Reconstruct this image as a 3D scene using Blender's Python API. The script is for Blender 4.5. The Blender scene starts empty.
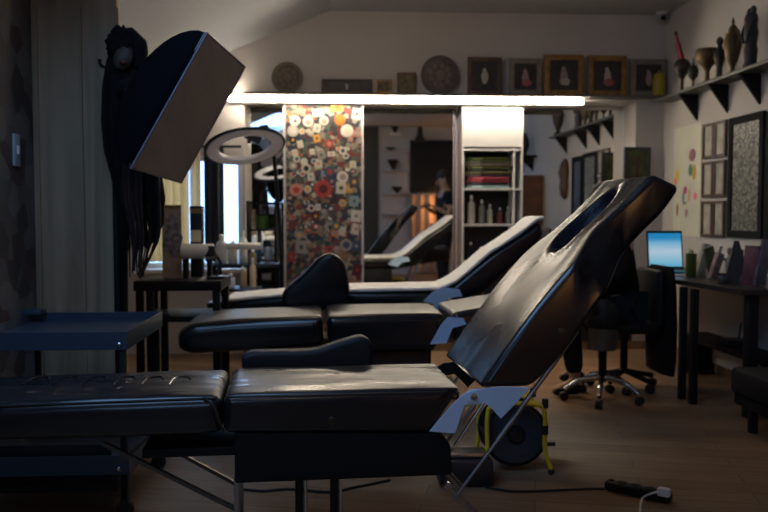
import bpy, bmesh, random
from math import *
from mathutils import Vector, Matrix, noise
random.seed(7)
S = bpy.context.scene
C = S.collection

# ------------------------------------------------------------ camera (room: X right, Y deep, Z up)
f = 825.0; EYE = 1.174
th = atan(42/f); ps = atan(50/f*cos(th))
RR = Vector((cos(ps), -sin(ps), 0)); FF = Vector((sin(ps)*cos(th), cos(ps)*cos(th), -sin(th)))
UU = Vector((sin(ps)*sin(th), cos(ps)*sin(th), cos(th)))
def ray(px, py): return FF + RR*((px-384)/f) + UU*((256-py)/f)
def P(px, py, Y):
    d = ray(px, py); t = Y/d.y; return Vector((d.x*t, Y, EYE+d.z*t))
def G(px, py, z=0):
    d = ray(px, py); t = (z-EYE)/d.z; return Vector((d.x*t, d.y*t, z))
def PX(px, py, X):
    d = ray(px, py); t = X/d.x; return Vector((X, d.y*t, EYE+d.z*t))
cam = bpy.data.objects.new('camera', bpy.data.cameras.new('camera')); C.objects.link(cam)
cam.data.sensor_width = 36; cam.data.lens = 36*f/768
M = Matrix((RR, UU, -FF)).transposed().to_4x4(); M.translation = (0, 0, EYE); cam.matrix_world = M
cam.data.dof.use_dof = True; cam.data.dof.focus_distance = 2.75; cam.data.dof.aperture_fstop = 3.0
cam.data.clip_start = .05
S.camera = cam

# ------------------------------------------------------------ materials
def mat(name, col=(.5, .5, .5), rough=.6, metal=0, spec=.5, emit=None, es=0, var=0, vs=8, bump=0, bs=30, stretch=(1, 1, 1),
        col2=None, coat=0, trans=0, rvar=0):
    m = bpy.data.materials.new(name); m.use_nodes = True
    nt = m.node_tree; b = nt.nodes['Principled BSDF']
    b.inputs['Base Color'].default_value = (*col, 1); b.inputs['Roughness'].default_value = rough
    b.inputs['Metallic'].default_value = metal; b.inputs['Specular IOR Level'].default_value = spec
    b.inputs['Coat Weight'].default_value = coat; b.inputs['Transmission Weight'].default_value = trans
    if emit: b.inputs['Emission Color'].default_value = (*emit, 1); b.inputs['Emission Strength'].default_value = es
    N = nt.nodes.new; L = nt.links.new
    tc = N('ShaderNodeTexCoord'); mp = N('ShaderNodeMapping'); L(tc.outputs['Object'], mp.inputs[0]); mp.inputs['Scale'].default_value = stretch
    if var or col2:
        n = N('ShaderNodeTexNoise'); n.inputs['Scale'].default_value = vs; n.inputs['Detail'].default_value = 6
        L(mp.outputs[0], n.inputs[0])
        r = N('ShaderNodeValToRGB'); r.color_ramp.elements[0].position = .35; r.color_ramp.elements[1].position = .65
        c2 = col2 or tuple(min(1, c*(1+var)) for c in col); c1 = col if col2 else tuple(c*(1-var) for c in col)
        r.color_ramp.elements[0].color = (*c1, 1); r.color_ramp.elements[1].color = (*c2, 1)
        L(n.outputs[0], r.inputs[0]); L(r.outputs[0], b.inputs['Base Color'])
    if rvar:
        n = N('ShaderNodeTexNoise'); n.inputs['Scale'].default_value = vs; n.inputs['Detail'].default_value = 4; L(mp.outputs[0], n.inputs[0])
        mr = N('ShaderNodeMapRange'); mr.inputs[1].default_value = .35; mr.inputs[2].default_value = .65
        mr.inputs[3].default_value = rough-rvar; mr.inputs[4].default_value = rough+rvar
        L(n.outputs[0], mr.inputs[0]); L(mr.outputs[0], b.inputs['Roughness'])
    if bump:
        n = N('ShaderNodeTexNoise'); n.inputs['Scale'].default_value = bs; n.inputs['Detail'].default_value = 5; L(mp.outputs[0], n.inputs[0])
        bp = N('ShaderNodeBump'); bp.inputs['Strength'].default_value = bump; bp.inputs['Distance'].default_value = .01
        L(n.outputs[0], bp.inputs['Height']); L(bp.outputs[0], b.inputs['Normal'])
    return m
M_ = {}
def mm(key, *a, **k):
    if key not in M_: M_[key] = mat(key, *a, **k)
    return M_[key]
wallp = mm('wall_paint', (.52, .49, .46), .85, var=.04, vs=1.5, bump=.08, bs=60)
ceilp = mm('ceiling_paint', (.46, .48, .50), .9, var=.03, vs=1.2)
leather = mm('black_leather', (.008, .008, .010), .35, spec=.5, bump=.05, bs=7, stretch=(1, 3.5, 1), rvar=.12, vs=3.5)
leather_worn = mm('worn_black_leather', (.012, .0115, .010), .43, spec=1.0, bump=.05, bs=7)
leather_edge = mm('glossy_black_leather_edge', (.007, .007, .009), .22, spec=.6, bump=.04, bs=6)
leather_back = mm('smooth_black_leather', (.008, .008, .011), .27, spec=.10, bump=.03, bs=6, rvar=.08, vs=3)
leather_side = mm('black_leather_side', (.007, .007, .009), .26, spec=.35, bump=.12, bs=5)
leather_dull = mm('black_leather_dull', (.010, .010, .012), .55, spec=.22, bump=.1, bs=8)
piping_m = mm('leather_piping', (.012, .012, .014), .3)
chrome = mm('chrome', (.55, .55, .56), .18, metal=1)
steel = mm('brushed_steel', (.32, .32, .33), .35, metal=1)
grey_plate = mm('pale_blue_grey_plate', (.42, .58, .78), .42, var=.05, vs=9)
blackm = mm('black_metal', (.010, .010, .012), .5, spec=.18)
blackp = mm('black_plastic', (.012, .013, .016), .42, spec=.3)
black_cloth = mm('black_cloth', (.008, .008, .009), .95, spec=.1, bump=.3, bs=40)
white_lam = mm('white_laminate', (.80, .79, .76), .45)
white_pl = mm('white_plastic', (.75, .75, .74), .4)
tray_m = mm('blue_black_tray_steel', (.035, .055, .085), .35, metal=.3, bump=.03)
yellow = mm('yellow_paint', (.75, .50, .02), .4)
wood_dk = mm('dark_wood', (.05, .028, .016), .5, var=.3, vs=14, stretch=(1, 6, 1))
brass = mm('antique_brass', (.10, .07, .035), .5, metal=.7, var=.2)
gold = mm('gilt_frame', (.30, .17, .05), .45, metal=.4, var=.3, vs=30)
rubber = mm('black_rubber', (.01, .01, .01), .7)
skinm = mm('skin', (.42, .25, .17), .55, spec=.3, var=.12, vs=25)
hairm = mm('dark_hair', (.02, .014, .01), .7, bump=.5, bs=80)

def wood_panel_mat():
    m = bpy.data.materials.new('weathered_wood_panel'); m.use_nodes = True; nt = m.node_tree; b = nt.nodes['Principled BSDF']
    N = nt.nodes.new; L = nt.links.new
    tc = N('ShaderNodeTexCoord'); mp = N('ShaderNodeMapping'); mp.inputs['Scale'].default_value = (7, 7, .55); L(tc.outputs['Object'], mp.inputs[0])
    w = N('ShaderNodeTexNoise'); w.inputs['Scale'].default_value = 1.1; w.inputs['Distortion'].default_value = 1.6; w.inputs['Detail'].default_value = 5
    L(mp.outputs[0], w.inputs[0])
    r = N('ShaderNodeValToRGB'); r.color_ramp.elements[0].color = (.20, .145, .085, 1); r.color_ramp.elements[1].color = (.36, .27, .165, 1)
    r.color_ramp.elements[0].position = .3; r.color_ramp.elements[1].position = .7; L(w.outputs[0], r.inputs[0]); L(r.outputs[0], b.inputs['Base Color']); b.inputs['Roughness'].default_value = .6
    return m
wood_panel = wood_panel_mat()
def floor_mat():
    m = bpy.data.materials.new('laminate_floor'); m.use_nodes = True; nt = m.node_tree; b = nt.nodes['Principled BSDF']
    N = nt.nodes.new; L = nt.links.new
    tc = N('ShaderNodeTexCoord'); mp = N('ShaderNodeMapping'); mp.inputs['Rotation'].default_value = (0, 0, radians(14)); L(tc.outputs['Object'], mp.inputs[0])
    br = N('ShaderNodeTexBrick'); br.inputs['Scale'].default_value = 1; br.inputs['Brick Width'].default_value = .9; br.inputs['Row Height'].default_value = .13
    br.inputs['Mortar Size'].default_value = .002; br.inputs['Color1'].default_value = (.20, .115, .062, 1); br.inputs['Color2'].default_value = (.29, .18, .105, 1)
    br.inputs['Mortar'].default_value = (.05, .035, .025, 1); L(mp.outputs[0], br.inputs[0])
    mp2 = N('ShaderNodeMapping'); mp2.inputs['Scale'].default_value = (1.2, 14, 1); L(mp.outputs[0], mp2.inputs[0])
    n = N('ShaderNodeTexNoise'); n.inputs['Scale'].default_value = 3; n.inputs['Detail'].default_value = 8; L(mp2.outputs[0], n.inputs[0])
    mx = N('ShaderNodeMixRGB'); mx.blend_type = 'OVERLAY'; mx.inputs[0].default_value = .5; L(br.outputs[0], mx.inputs[1]); L(n.outputs[0], mx.inputs[2])
    L(mx.outputs[0], b.inputs['Base Color']); b.inputs['Roughness'].default_value = .42
    return m
floorm = floor_mat()
mirror_m = mm('mirror_silver', (.86, .87, .86), .01, metal=1)
def pane_mat():
    m = bpy.data.materials.new('window_glass'); m.use_nodes = True; nt = m.node_tree; nt.nodes.clear()
    N = nt.nodes.new; L = nt.links.new
    o = N('ShaderNodeOutputMaterial'); t = N('ShaderNodeBsdfTransparent'); g = N('ShaderNodeBsdfGlossy'); g.inputs['Roughness'].default_value = .02
    mx = N('ShaderNodeMixShader'); mx.inputs[0].default_value = .06; t.inputs[0].default_value = (.93, .96, 1, 1)
    L(t.outputs[0], mx.inputs[1]); L(g.outputs[0], mx.inputs[2]); L(mx.outputs[0], o.inputs[0]); return m
pane = pane_mat()
def curtain_mat():
    m = bpy.data.materials.new('cream_voile'); m.use_nodes = True; nt = m.node_tree; nt.nodes.clear()
    N = nt.nodes.new; L = nt.links.new
    o = N('ShaderNodeOutputMaterial'); t = N('ShaderNodeBsdfTranslucent'); g = N('ShaderNodeBsdfDiffuse')
    t.inputs[0].default_value = (.98, .74, .44, 1); g.inputs[0].default_value = (.75, .62, .45, 1)
    mx = N('ShaderNodeMixShader'); mx.inputs[0].default_value = .45; L(t.outputs[0], mx.inputs[1]); L(g.outputs[0], mx.inputs[2]); L(mx.outputs[0], o.inputs[0]); return m
voile = curtain_mat()
def collage_mat(name, scale, cols, rough=.6):
    m = bpy.data.materials.new(name); m.use_nodes = True; nt = m.node_tree; b = nt.nodes['Principled BSDF']
    N = nt.nodes.new; L = nt.links.new
    tc = N('ShaderNodeTexCoord'); v = N('ShaderNodeTexVoronoi'); v.inputs['Scale'].default_value = scale; L(tc.outputs['Object'], v.inputs[0])
    s = N('ShaderNodeSeparateColor'); L(v.outputs['Color'], s.inputs[0])
    r = N('ShaderNodeValToRGB'); r.color_ramp.interpolation = 'CONSTANT'
    for i, c in enumerate(cols):
        e = r.color_ramp.elements[i] if i < 2 else r.color_ramp.elements.new(i/len(cols))
        e.position = i/len(cols); e.color = (*c, 1)
    L(s.outputs[0], r.inputs[0]); L(r.outputs[0], b.inputs['Base Color']); b.inputs['Roughness'].default_value = rough
    return m

# ------------------------------------------------------------ mesh helpers
class MB:
    def __init__(s): s.bm = bmesh.new()
    def box(s, c, size, rot=None, bev=0, seg=2):
        r = bmesh.ops.create_cube(s.bm, size=1); vs = r['verts']
        bmesh.ops.scale(s.bm, vec=size, verts=vs)
        if bev:
            es = list({e for v in vs for e in v.link_edges})
            q = bmesh.ops.bevel(s.bm, geom=es, offset=bev, segments=seg, affect='EDGES', profile=.5)
            vs = list({v for fc in q['faces'] for v in fc.verts} | {v for v in vs if v.is_valid})
        m = (rot.to_4x4() if rot else Matrix()); m = Matrix.Translation(c) @ m
        bmesh.ops.transform(s.bm, matrix=m, verts=vs); return s
    def box2(s, a, b, bev=0):
        a = Vector(a); b = Vector(b); return s.box((a+b)/2, (abs(b.x-a.x), abs(b.y-a.y), abs(b.z-a.z)), bev=bev)
    def tube(s, pts, r, n=10, closed=False, smooth=0):
        pts = [Vector(p) for p in pts]
        if smooth and len(pts) > 2:
            q = []
            for i in range(len(pts)-1):
                p0 = pts[max(i-1, 0)]; p1 = pts[i]; p2 = pts[i+1]; p3 = pts[min(i+2, len(pts)-1)]
                for k in range(smooth):
                    t = k/smooth; q.append(.5*((2*p1)+(p2-p0)*t+(2*p0-5*p1+4*p2-p3)*t*t+(3*p1-p0-3*p2+p3)*t**3))
            pts = q+[pts[-1]]
        rs = r if isinstance(r, (list, tuple)) else [r]*len(pts)
        if len(rs) != len(pts): rs = [rs[min(len(rs)-1, int(i*len(rs)/len(pts)))] for i in range(len(pts))]
        rings = []; up = None
        for i, p in enumerate(pts):
            if closed: d = pts[(i+1) % len(pts)]-pts[i-1]
            else: d = pts[min(i+1, len(pts)-1)]-pts[max(i-1, 0)]
            d.normalize()
            if up is None: up = d.orthogonal().normalized()
            up = (up-d*up.dot(d)).normalized(); w = d.cross(up)
            rings.append([s.bm.verts.new(p+(up*cos(a)+w*sin(a))*rs[i]) for a in [2*pi*k/n for k in range(n)]])
        m = len(rings)
        for i in range(m if closed else m-1):
            A = rings[i]; B = rings[(i+1) % m]
            for k in range(n): s.bm.faces.new((A[k], A[(k+1) % n], B[(k+1) % n], B[k]))
        if not closed: s.bm.faces.new(rings[0][::-1]); s.bm.faces.new(rings[-1])
        return s
    def lathe(s, prof, c=(0, 0, 0), n=20, rot=None):
        c = Vector(c); R3 = rot.to_3x3() if rot else Matrix.Identity(3)
        rings = [[s.bm.verts.new(c+R3 @ Vector((r*cos(2*pi*k/n), r*sin(2*pi*k/n), z))) for k in range(n)] for r, z in prof]
        for A, B in zip(rings, rings[1:]):
            for k in range(n): s.bm.faces.new((A[k], A[(k+1) % n], B[(k+1) % n], B[k]))
        s.bm.faces.new(rings[0][::-1]); s.bm.faces.new(rings[-1]); return s
    def prism(s, poly, a, b):
        """poly: 3-D points; extruded by offset vectors a (front) and b (back)"""
        a = Vector(a); b = Vector(b)
        A = [s.bm.verts.new(Vector(p)+a) for p in poly]; B = [s.bm.verts.new(Vector(p)+b) for p in poly]
        s.bm.faces.new(A); s.bm.faces.new(B[::-1]); n = len(A)
        for k in range(n): s.bm.faces.new((A[k], B[k], B[(k+1) % n], A[(k+1) % n]))
        return s
    def blob(s, c, size, amp=.0, fr=3, seg=20, rot=None, seed=0):
        r = bmesh.ops.create_uvsphere(s.bm, u_segments=seg, v_segments=max(8, seg*2//3), radius=1)
        for v in r['verts']:
            p = v.co.copy(); k = 1+amp*noise.noise(p*fr+Vector((seed, seed*2, 0)))
            q = Vector((p.x*size[0]*k, p.y*size[1]*k, p.z*size[2]*k))
            if rot: q = rot.to_3x3() @ q
            v.co = q+Vector(c)
        return s
    def build(s, name, m, parent=None, smooth=True, ang=40):
        bmesh.ops.recalc_face_normals(s.bm, faces=s.bm.faces[:])
        me = bpy.data.meshes.new(name); s.bm.to_mesh(me); s.bm.free()
        o = bpy.data.objects.new(name, me); C.objects.link(o); me.materials.append(m)
        if smooth:
            me.polygons.foreach_set('use_smooth', [True]*len(me.polygons))
            me.set_sharp_from_angle(angle=radians(ang))
        if parent:
            o.parent = parent
            if parent.type == 'EMPTY' and not parent.get('_local'):
                o.matrix_parent_inverse = parent.matrix_world_inv if hasattr(parent, 'matrix_world_inv') else Matrix.Translation(-parent.location)
        return o
def tag(o, label, cat, group=None, kind=None):
    if label: o['label'] = label
    if cat: o['category'] = cat
    if group: o['group'] = group
    if kind: o['kind'] = kind
    return o
def thing(name, loc, label, cat, group=None, rz=0, local=False):
    """local=True: children are given in the thing's own coordinates"""
    o = bpy.data.objects.new(name, None); C.objects.link(o); o.empty_display_size = .1
    o.location = loc
    if local: o.rotation_euler = (0, 0, rz); o['_local'] = 1
    return tag(o, label, cat, group)
def struct(name, mb, m): o = mb.build(name, m, smooth=False); o['kind'] = 'structure'; return o
def copy_tree(o, parent=None):
    c = o.copy(); C.objects.link(c)
    if parent: c.parent = parent
    for ch in [x for x in o.children]: copy_tree(ch, c)
    return c

# ------------------------------------------------------------ room shell
XR = 2.84; YB = 7.0; XL = -2.7; XN = -1.5; YR = -1.6; ZC = 2.87; YP = 4.25; YM = 7.31
XF = -.03                       # where the flat ceiling folds into the slope
def zsl(x): return ZC if x > XF else ZC-(XF-x)*.42
struct('floor', MB().box2((XL-.1, YR-.1, -.1), (XR+.1, YB+.3, 0)), floorm)
struct('wall_right', MB().box2((XR, YR-.1, 0), (XR+.1, YB+.1, ZC+.3)), wallp)
# back wall with window opening
wx0 = P(141, 200, YB).x; wx1 = P(243, 200, YB).x; wz0 = .72; wz1 = 1.66
xa0 = P(245, 200, YB).x; xa1 = P(622, 200, YM).x; zal = 2.135
b = MB()
b.box2((XL-.1, YB, 0), (wx0, YB+.12, zal)); b.box2((wx1, YB, 0), (xa0, YM+.1, zal)); b.box2((wx0, YB, 0), (wx1, YB+.12, wz0))
b.box2((wx0, YB, wz1), (wx1, YB+.12, zal)); b.box2((xa1, YB, 0), (XR, YM+.1, zal)); b.box2((xa0, YM, 0), (xa1, YM+.1, zal))
b.box2((XL-.1, YB, zal), (XR, YM+.1, ZC+.1))
struct('wall_back', b, wallp)
struct('wall_left', MB().box2((XL-.1, YP, 0), (XL, YB, 2.6)), wallp)
kx0, kx1, ky0, ky1 = -1.35, -.10, .9, 3.1
b = MB(); b.box2((XF, YR-.1, ZC), (XR, YB, ZC+.1))
def slope(xa, xb, ya, yb_): b.prism([(xb, 0, zsl(xb)), (xb, 0, zsl(xb)+.1), (xa, 0, zsl(xa)+.1), (xa, 0, zsl(xa))], (0, ya, 0), (0, yb_, 0))
slope(kx1, XF, YR-.1, YB); slope(XL-.2, kx0, YR-.1, YB); slope(kx0, kx1, YR-.1, ky0); slope(kx0, kx1, ky1, YB)
struct('ceiling', b, ceilp)
struct('trim_1', MB().prism([(XF-1.55, 0, zsl(XF-1.55)), (XF-1.75, 0, zsl(XF-1.75)), (XF-1.75, 0, zsl(XF-1.75)-.07), (XF-1.55, 0, zsl(XF-1.55)-.07)], (0, 4, 0), (0, YB, 0)), ceilp)
# near left wall (with daylight window) and the wood-clad partition that closes it off
ny0, ny1, nz0, nz1 = .9, 2.9, 1.25, 2.0
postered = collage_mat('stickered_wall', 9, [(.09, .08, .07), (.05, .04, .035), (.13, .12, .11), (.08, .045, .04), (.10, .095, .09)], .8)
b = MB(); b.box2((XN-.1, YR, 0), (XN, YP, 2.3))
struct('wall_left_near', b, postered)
px1 = P(118, 100, YP).x
struct('wall_partition', MB().box2((XN-.1, YP, 0), (px1, YP+.06, zsl(px1))), wood_panel)
b = MB()
for k in (0.02, .235, .42): b.box2((XN+k, YP-.018, 0), (XN+k+.012, YP, 2.2))
struct('trim_2', b, wood_panel)
struct('wall_partition_left', MB().box2((XL, YP, 0), (XN-.1, YP+.06, 1.8)), wallp)
# rear wall behind the camera
rx0, rx1, rz0, rz1 = -1.35, -.35, 1.3, 2.0
b = MB(); b.box2((XN-.1, YR-.1, 0), (rx0, YR, 2.3)); b.box2((rx1, YR-.1, 0), (XR, YR, ZC)); b.box2((rx0, YR-.1, 0), (rx1, YR, rz0)); b.box2((rx0, YR-.1, rz1), (rx1, YR, ZC))
struct('wall_rear', b, wallp)
struct('baseboard_right', MB().box2((XR-.015, 2.2, 0), (XR, YB, .07)), mm('oak_skirting', (.22, .13, .06), .5, var=.2))
struct('baseboard_back', MB().box2((wx1, YB-.015, 0), (XR, YB, .07)), M_['oak_skirting'])

def window(name, y_or_x, a0, a1, z0, z1, axis, mull=1):
    fm = MB(); t = .045
    def bx(u0, u1, v0, v1, d0, d1):
        if axis == 'y': fm.box2((u0, d0, v0), (u1, d1, v1))
        else: fm.box2((d0, u0, v0), (d1, u1, v1))
    d0, d1 = y_or_x+.02, y_or_x+.07
    if axis == 'x': d0, d1 = y_or_x-.07, y_or_x-.02
    bx(a0, a0+t, z0, z1, d0, d1); bx(a1-t, a1, z0, z1, d0, d1); bx(a0+t, a1-t, z0, z0+t, d0, d1); bx(a0+t, a1-t, z1-t, z1, d0, d1)
    for k in range(mull):
        c = a0+(a1-a0)*(k+1)/(mull+1); bx(c-t/2, c+t/2, z0+t, z1-t, d0, d1)
    o = struct(name, fm, white_lam)
    g = MB(); dm = (d0+d1)/2
    if axis == 'y': g.box2((a0+t, dm-.003, z0+t), (a1-t, dm+.003, z1-t))
    else: g.box2((dm-.003, a0+t, z0+t), (dm+.003, a1-t, z1-t))
    p = g.build('window_pane', pane, None, False); p.parent = o
    # portal for the daylight
    l = bpy.data.objects.new('daylight_portal', bpy.data.lights.new('daylight_portal', 'AREA')); C.objects.link(l)
    l.data.shape = 'RECTANGLE'; l.data.size = a1-a0; l.data.size_y = z1-z0; l.data.cycles.is_portal = True
    if axis == 'y': l.location = ((a0+a1)/2, d1+.04, (z0+z1)/2); l.rotation_euler = (-pi/2, 0, 0)
    else: l.location = (d0-.04, (a0+a1)/2, (z0+z1)/2); l.rotation_euler = (0, -pi/2, 0)
    return o
window('window_1', YB, wx0, wx1, wz0, wz1, 'y', 1)
window('window_3', YR-.09, rx0, rx1, rz0, rz1, 'y', 2)
for l_ in C.objects:
    if l_.type == 'LIGHT' and l_.location.y < 0: l_.location.y = YR-.12; l_.rotation_euler = (pi/2, 0, 0)
b = MB(); t = .04
def sk(xa, xb, ya, yb_): b.prism([(xb, 0, zsl(xb)+.02), (xb, 0, zsl(xb)+.08), (xa, 0, zsl(xa)+.08), (xa, 0, zsl(xa)+.02)], (0, ya, 0), (0, yb_, 0))
sk(kx0, kx1, ky0, ky0+t); sk(kx0, kx1, ky1-t, ky1); sk(kx0, kx0+t, ky0+t, ky1-t); sk(kx1-t, kx1, ky0+t, ky1-t)
wn = struct('window_2', b, white_lam)
b = MB(); b.prism([(kx1-t, 0, zsl(kx1-t)+.045), (kx1-t, 0, zsl(kx1-t)+.05), (kx0+t, 0, zsl(kx0+t)+.05), (kx0+t, 0, zsl(kx0+t)+.045)], (0, ky0+t, 0), (0, ky1-t, 0)); b.build('window_pane', pane, None, False).parent = wn
l = bpy.data.objects.new('daylight_portal', bpy.data.lights.new('daylight_portal', 'AREA')); C.objects.link(l)
l.data.shape = 'RECTANGLE'; l.data.size = (kx1-kx0)*1.085; l.data.size_y = ky1-ky0; l.data.cycles.is_portal = True
l.location = ((kx0+kx1)/2, (ky0+ky1)/2, zsl((kx0+kx1)/2)+.11); l.rotation_euler = (0, -atan(.42), 0)
struct('trim_3', MB().box2((wx0-.05, YB-.16, wz0-.03), (wx1+.02, YB+.02, wz0)), white_lam)

# ------------------------------------------------------------ lights
w = bpy.data.worlds.new('w'); S.world = w; w.use_nodes = True
w.node_tree.nodes['Background'].inputs[0].default_value = (.34, .60, 1, 1); w.node_tree.nodes['Background'].inputs[1].default_value = 3.0

# ------------------------------------------------------------ cushions
def closed_resample(pts, rc, n=10):
    """round the corners of a 2-D polygon with radius rc"""
    out = []; N = len(pts)
    for i in range(N):
        p = Vector(pts[i]); a = Vector(pts[i-1]); c = Vector(pts[(i+1) % N])
        r = rc[i] if isinstance(rc, (list, tuple)) else rc
        da = (a-p); dc = (c-p); la = da.length; lc = dc.length; da.normalize(); dc.normalize()
        k = min(r, la*.45, lc*.45)
        A = p+da*k; B = p+dc*k
        for j in range(n+1):
            t = j/n; out.append(A*(1-t)**2+p*2*t*(1-t)+B*t*t)
    # insert points on long straight runs
    res = []
    for i in range(len(out)):
        a = out[i]; b2 = out[(i+1) % len(out)]; res.append(a); L = (b2-a).length; m = int(L/.02)
        for j in range(1, m): res.append(a.lerp(b2, j/m))
    return res
def cushion(name, poly, w0, w1, rc, er, m, parent, disp=None, wfun=None, side=None, nv=26):
    """side outline (x,z) swept across y from w0 to w1 with rounded long edges of radius er"""
    pts = closed_resample(poly, rc); n = len(pts)
    area = sum(pts[i].x*pts[(i+1) % n].y-pts[(i+1) % n].x*pts[i].y for i in range(n))
    sg = 1 if area > 0 else -1
    nor = []
    for i in range(n):
        d = pts[(i+1) % n]-pts[i-1]; d.normalize(); nor.append(Vector((d.y, -d.x))*sg)
    yc = (w0+w1)/2; hw = (w1-w0)/2; bm = bmesh.new(); rings = []
    vs = [-hw+er*(1-cos(pi/2*k/6)) for k in range(6)]+[-hw+er+(2*hw-2*er)*k/nv for k in range(nv+1)]+[hw-er*(1-cos(pi/2*(5-k)/6)) for k in range(6)]
    for v in vs:
        e = max(0, (abs(v)-(hw-er))/er); ins = er*(1-sqrt(max(0, 1-e*e)))
        ring = []
        for i in range(n):
            p = pts[i]-nor[i]*ins; y = v*(wfun(pts[i]) if wfun else 1)
            if disp: p = p+nor[i]*disp(pts[i], v/hw, nor[i])
            ring.append(bm.verts.new((p.x, yc+y, p.y)))
        rings.append(ring)
    for A, B in zip(rings, rings[1:]):
        for k in range(n): bm.faces.new((A[k], A[(k+1) % n], B[(k+1) % n], B[k]))
    for rg in (rings[0], rings[-1]):
        fc = bm.faces.new(rg); bmesh.ops.triangulate(bm, faces=[fc])
    if m in (leather, leather_worn, leather_back):
        for fc in bm.faces:
            if all(abs(v.co.y-yc) > (hw-er*.75)*(wfun(Vector((v.co.x, v.co.z))) if wfun else 1) for v in fc.verts): fc.material_index = 1
    mb = MB(); mb.bm.free(); mb.bm = bm
    o = mb.build(name, m, parent, True, 60)
    if m in (leather, leather_worn, leather_back): o.data.materials.append(leather_edge)
    return o

class Plane:
    """turns pixels into local (x,z) of a thing on its plane y=yl"""
    def __init__(s, loc, rz, yl): s.loc = Vector(loc); s.rz = rz; s.yl = yl
    def __call__(s, px, py, yl=None):
        yl = s.yl if yl is None else yl
        R = Matrix.Rotation(-s.rz, 3, 'Z'); o = R @ (Vector((0, 0, EYE))-s.loc); d = R @ ray(px, py); t = (yl-o.y)/d.y; q = o+d*t
        return (q.x, q.z)

def wrinkle(amp, fx, fy):
    def fn(p, v, n):
        if n.y < .3: return 0
        return amp*noise.noise(Vector((p.x*fx, v*fy, 3.1)))+amp*.6*noise.noise(Vector((p.x*fx*2.5, v*fy*2.1, 7)))
    return fn

# ============================================================ the near treatment chair
rzA = radians(3.5); HWA = .235
A = thing('tattoo_chair', (0, 2.86, 0), 'black leather tattoo chair in the foreground with backrest tilted up to the right', 'treatment chair', rz=rzA, local=True)
LA = Plane((0, 2.86, 0), rzA, -HWA)
def hole_disp(pa, pb, uc, hl, hwv, depth, base):
    """recess along the axis pa->pb on the face whose normal has n.y>0 (upper side)"""
    ax = (Vector(pb)-Vector(pa)); Lb = ax.length; ax.normalize()
    def fn(p, v, n):
        d = base(p, v, n) if base else 0
        q = Vector(p)-Vector(pa); u = q.dot(ax)/Lb
        up = Vector((-ax.y, ax.x))
        if n.dot(up) > .4:
            k = ((u-uc)/hl)**2+(v/hwv)**2
            if k < 1.0: d -= depth*(1-k)**.5
            elif k < 1.6: d += .004*(1-abs(k-1.3)/.3)
            # lengthwise padded rolls
            d += -.010*exp(-(v/.42)**2)*max(0, min(1, (.72-u)/.3))
        return d
    return fn
# seat
z_top = LA(227, 394)[1]
seat_poly = [LA(223, 395), LA(462, 388.5), LA(431, 433.5), LA(223, 434.5)]
def crown(base, x0, x1, hgt):
    def fn(p, v, n):
        d = base(p, v, n)
        if n.y > .5:
            t = (p.x-x0)/(x1-x0); d += hgt*(1-(abs(v))**3)*max(0, 1-(2*t-1)**6)
        return d
    return fn
x0 = LA(223, 395)[0]; x1 = LA(462, 390)[0]
seat = cushion('seat_cushion', seat_poly, -HWA, HWA, [.035, .02, .02, .03], .03, leather, A, crown(wrinkle(.0028, 2, 2.5), x0, x1, .006), nv=34)
def piping(poly3, name='piping', r=.0035, par=A, m=None):
    return MB().tube(poly3, r, 8).build(name, m or piping_m, par)
q0 = LA(228, 395.5); q1 = LA(456, 390.5)
seam = piping([(q0[0]+(q1[0]-q0[0])*k/20, -HWA+.007, q0[1]+(q1[1]-q0[1])*k/20-.006) for k in range(21)], par=seat)
# leg section, runs out of the frame to the left
xl = LA(221, 396); xL = xl[0]-.95
leg_poly = [(xL, xl[1]-.012), (xl[0]-.02, xl[1]), LA(221, 402), LA(222, 433), (xl[0]-.06, LA(222, 436)[1]), (xL, LA(222, 436)[1]+.005)]
legc = cushion('leg_cushion', leg_poly, -HWA, HWA, [.05, .03, .02, .02, .02, .03], .035, leather, A, crown(wrinkle(.003, 4, 2), xL, xl[0], .008), nv=34)
piping([(xL+.04+(xl[0]-.06-xL)*k/20, -HWA+.008, xl[1]-.018+.010*(k/20)) for k in range(21)], par=legc)
# stitched crescents on the leg cushion
zt = xl[1]+.006
for i in range(6):
    px = 40+i*29 if i < 4 else 128+(i-3)*27
    g = G(px, 382, zt)-Vector((0, 2.86, 0)); lo = Matrix.Rotation(-rzA, 3, 'Z') @ g
    pts = [(lo.x+.028*cos(a)*(1.0), lo.y-.01+.05*sin(a), zt+.0105) for a in [pi*1.0-pi*k/14*1.0 for k in range(15)]]
    pts = [(lo.x-.03, lo.y-.085, zt+.008)]+pts
    MB().tube(pts, .0036, 6).build('stitching', leather_edge, legc)
# wrap-around flap at the joint of seat and leg section
MB().tube([(*LA(203, 397)[:1], -HWA-.002, LA(203, 397)[1]), (LA(213, 405)[0], -HWA-.006, LA(213, 405)[1]), (LA(219, 420)[0], -HWA-.007, LA(219, 420)[1]), (LA(224, 431)[0], -HWA-.003, LA(224, 431)[1])], [.004, .008, .008, .004], 8, smooth=5).build('joint_flap', leather, A)
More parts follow.
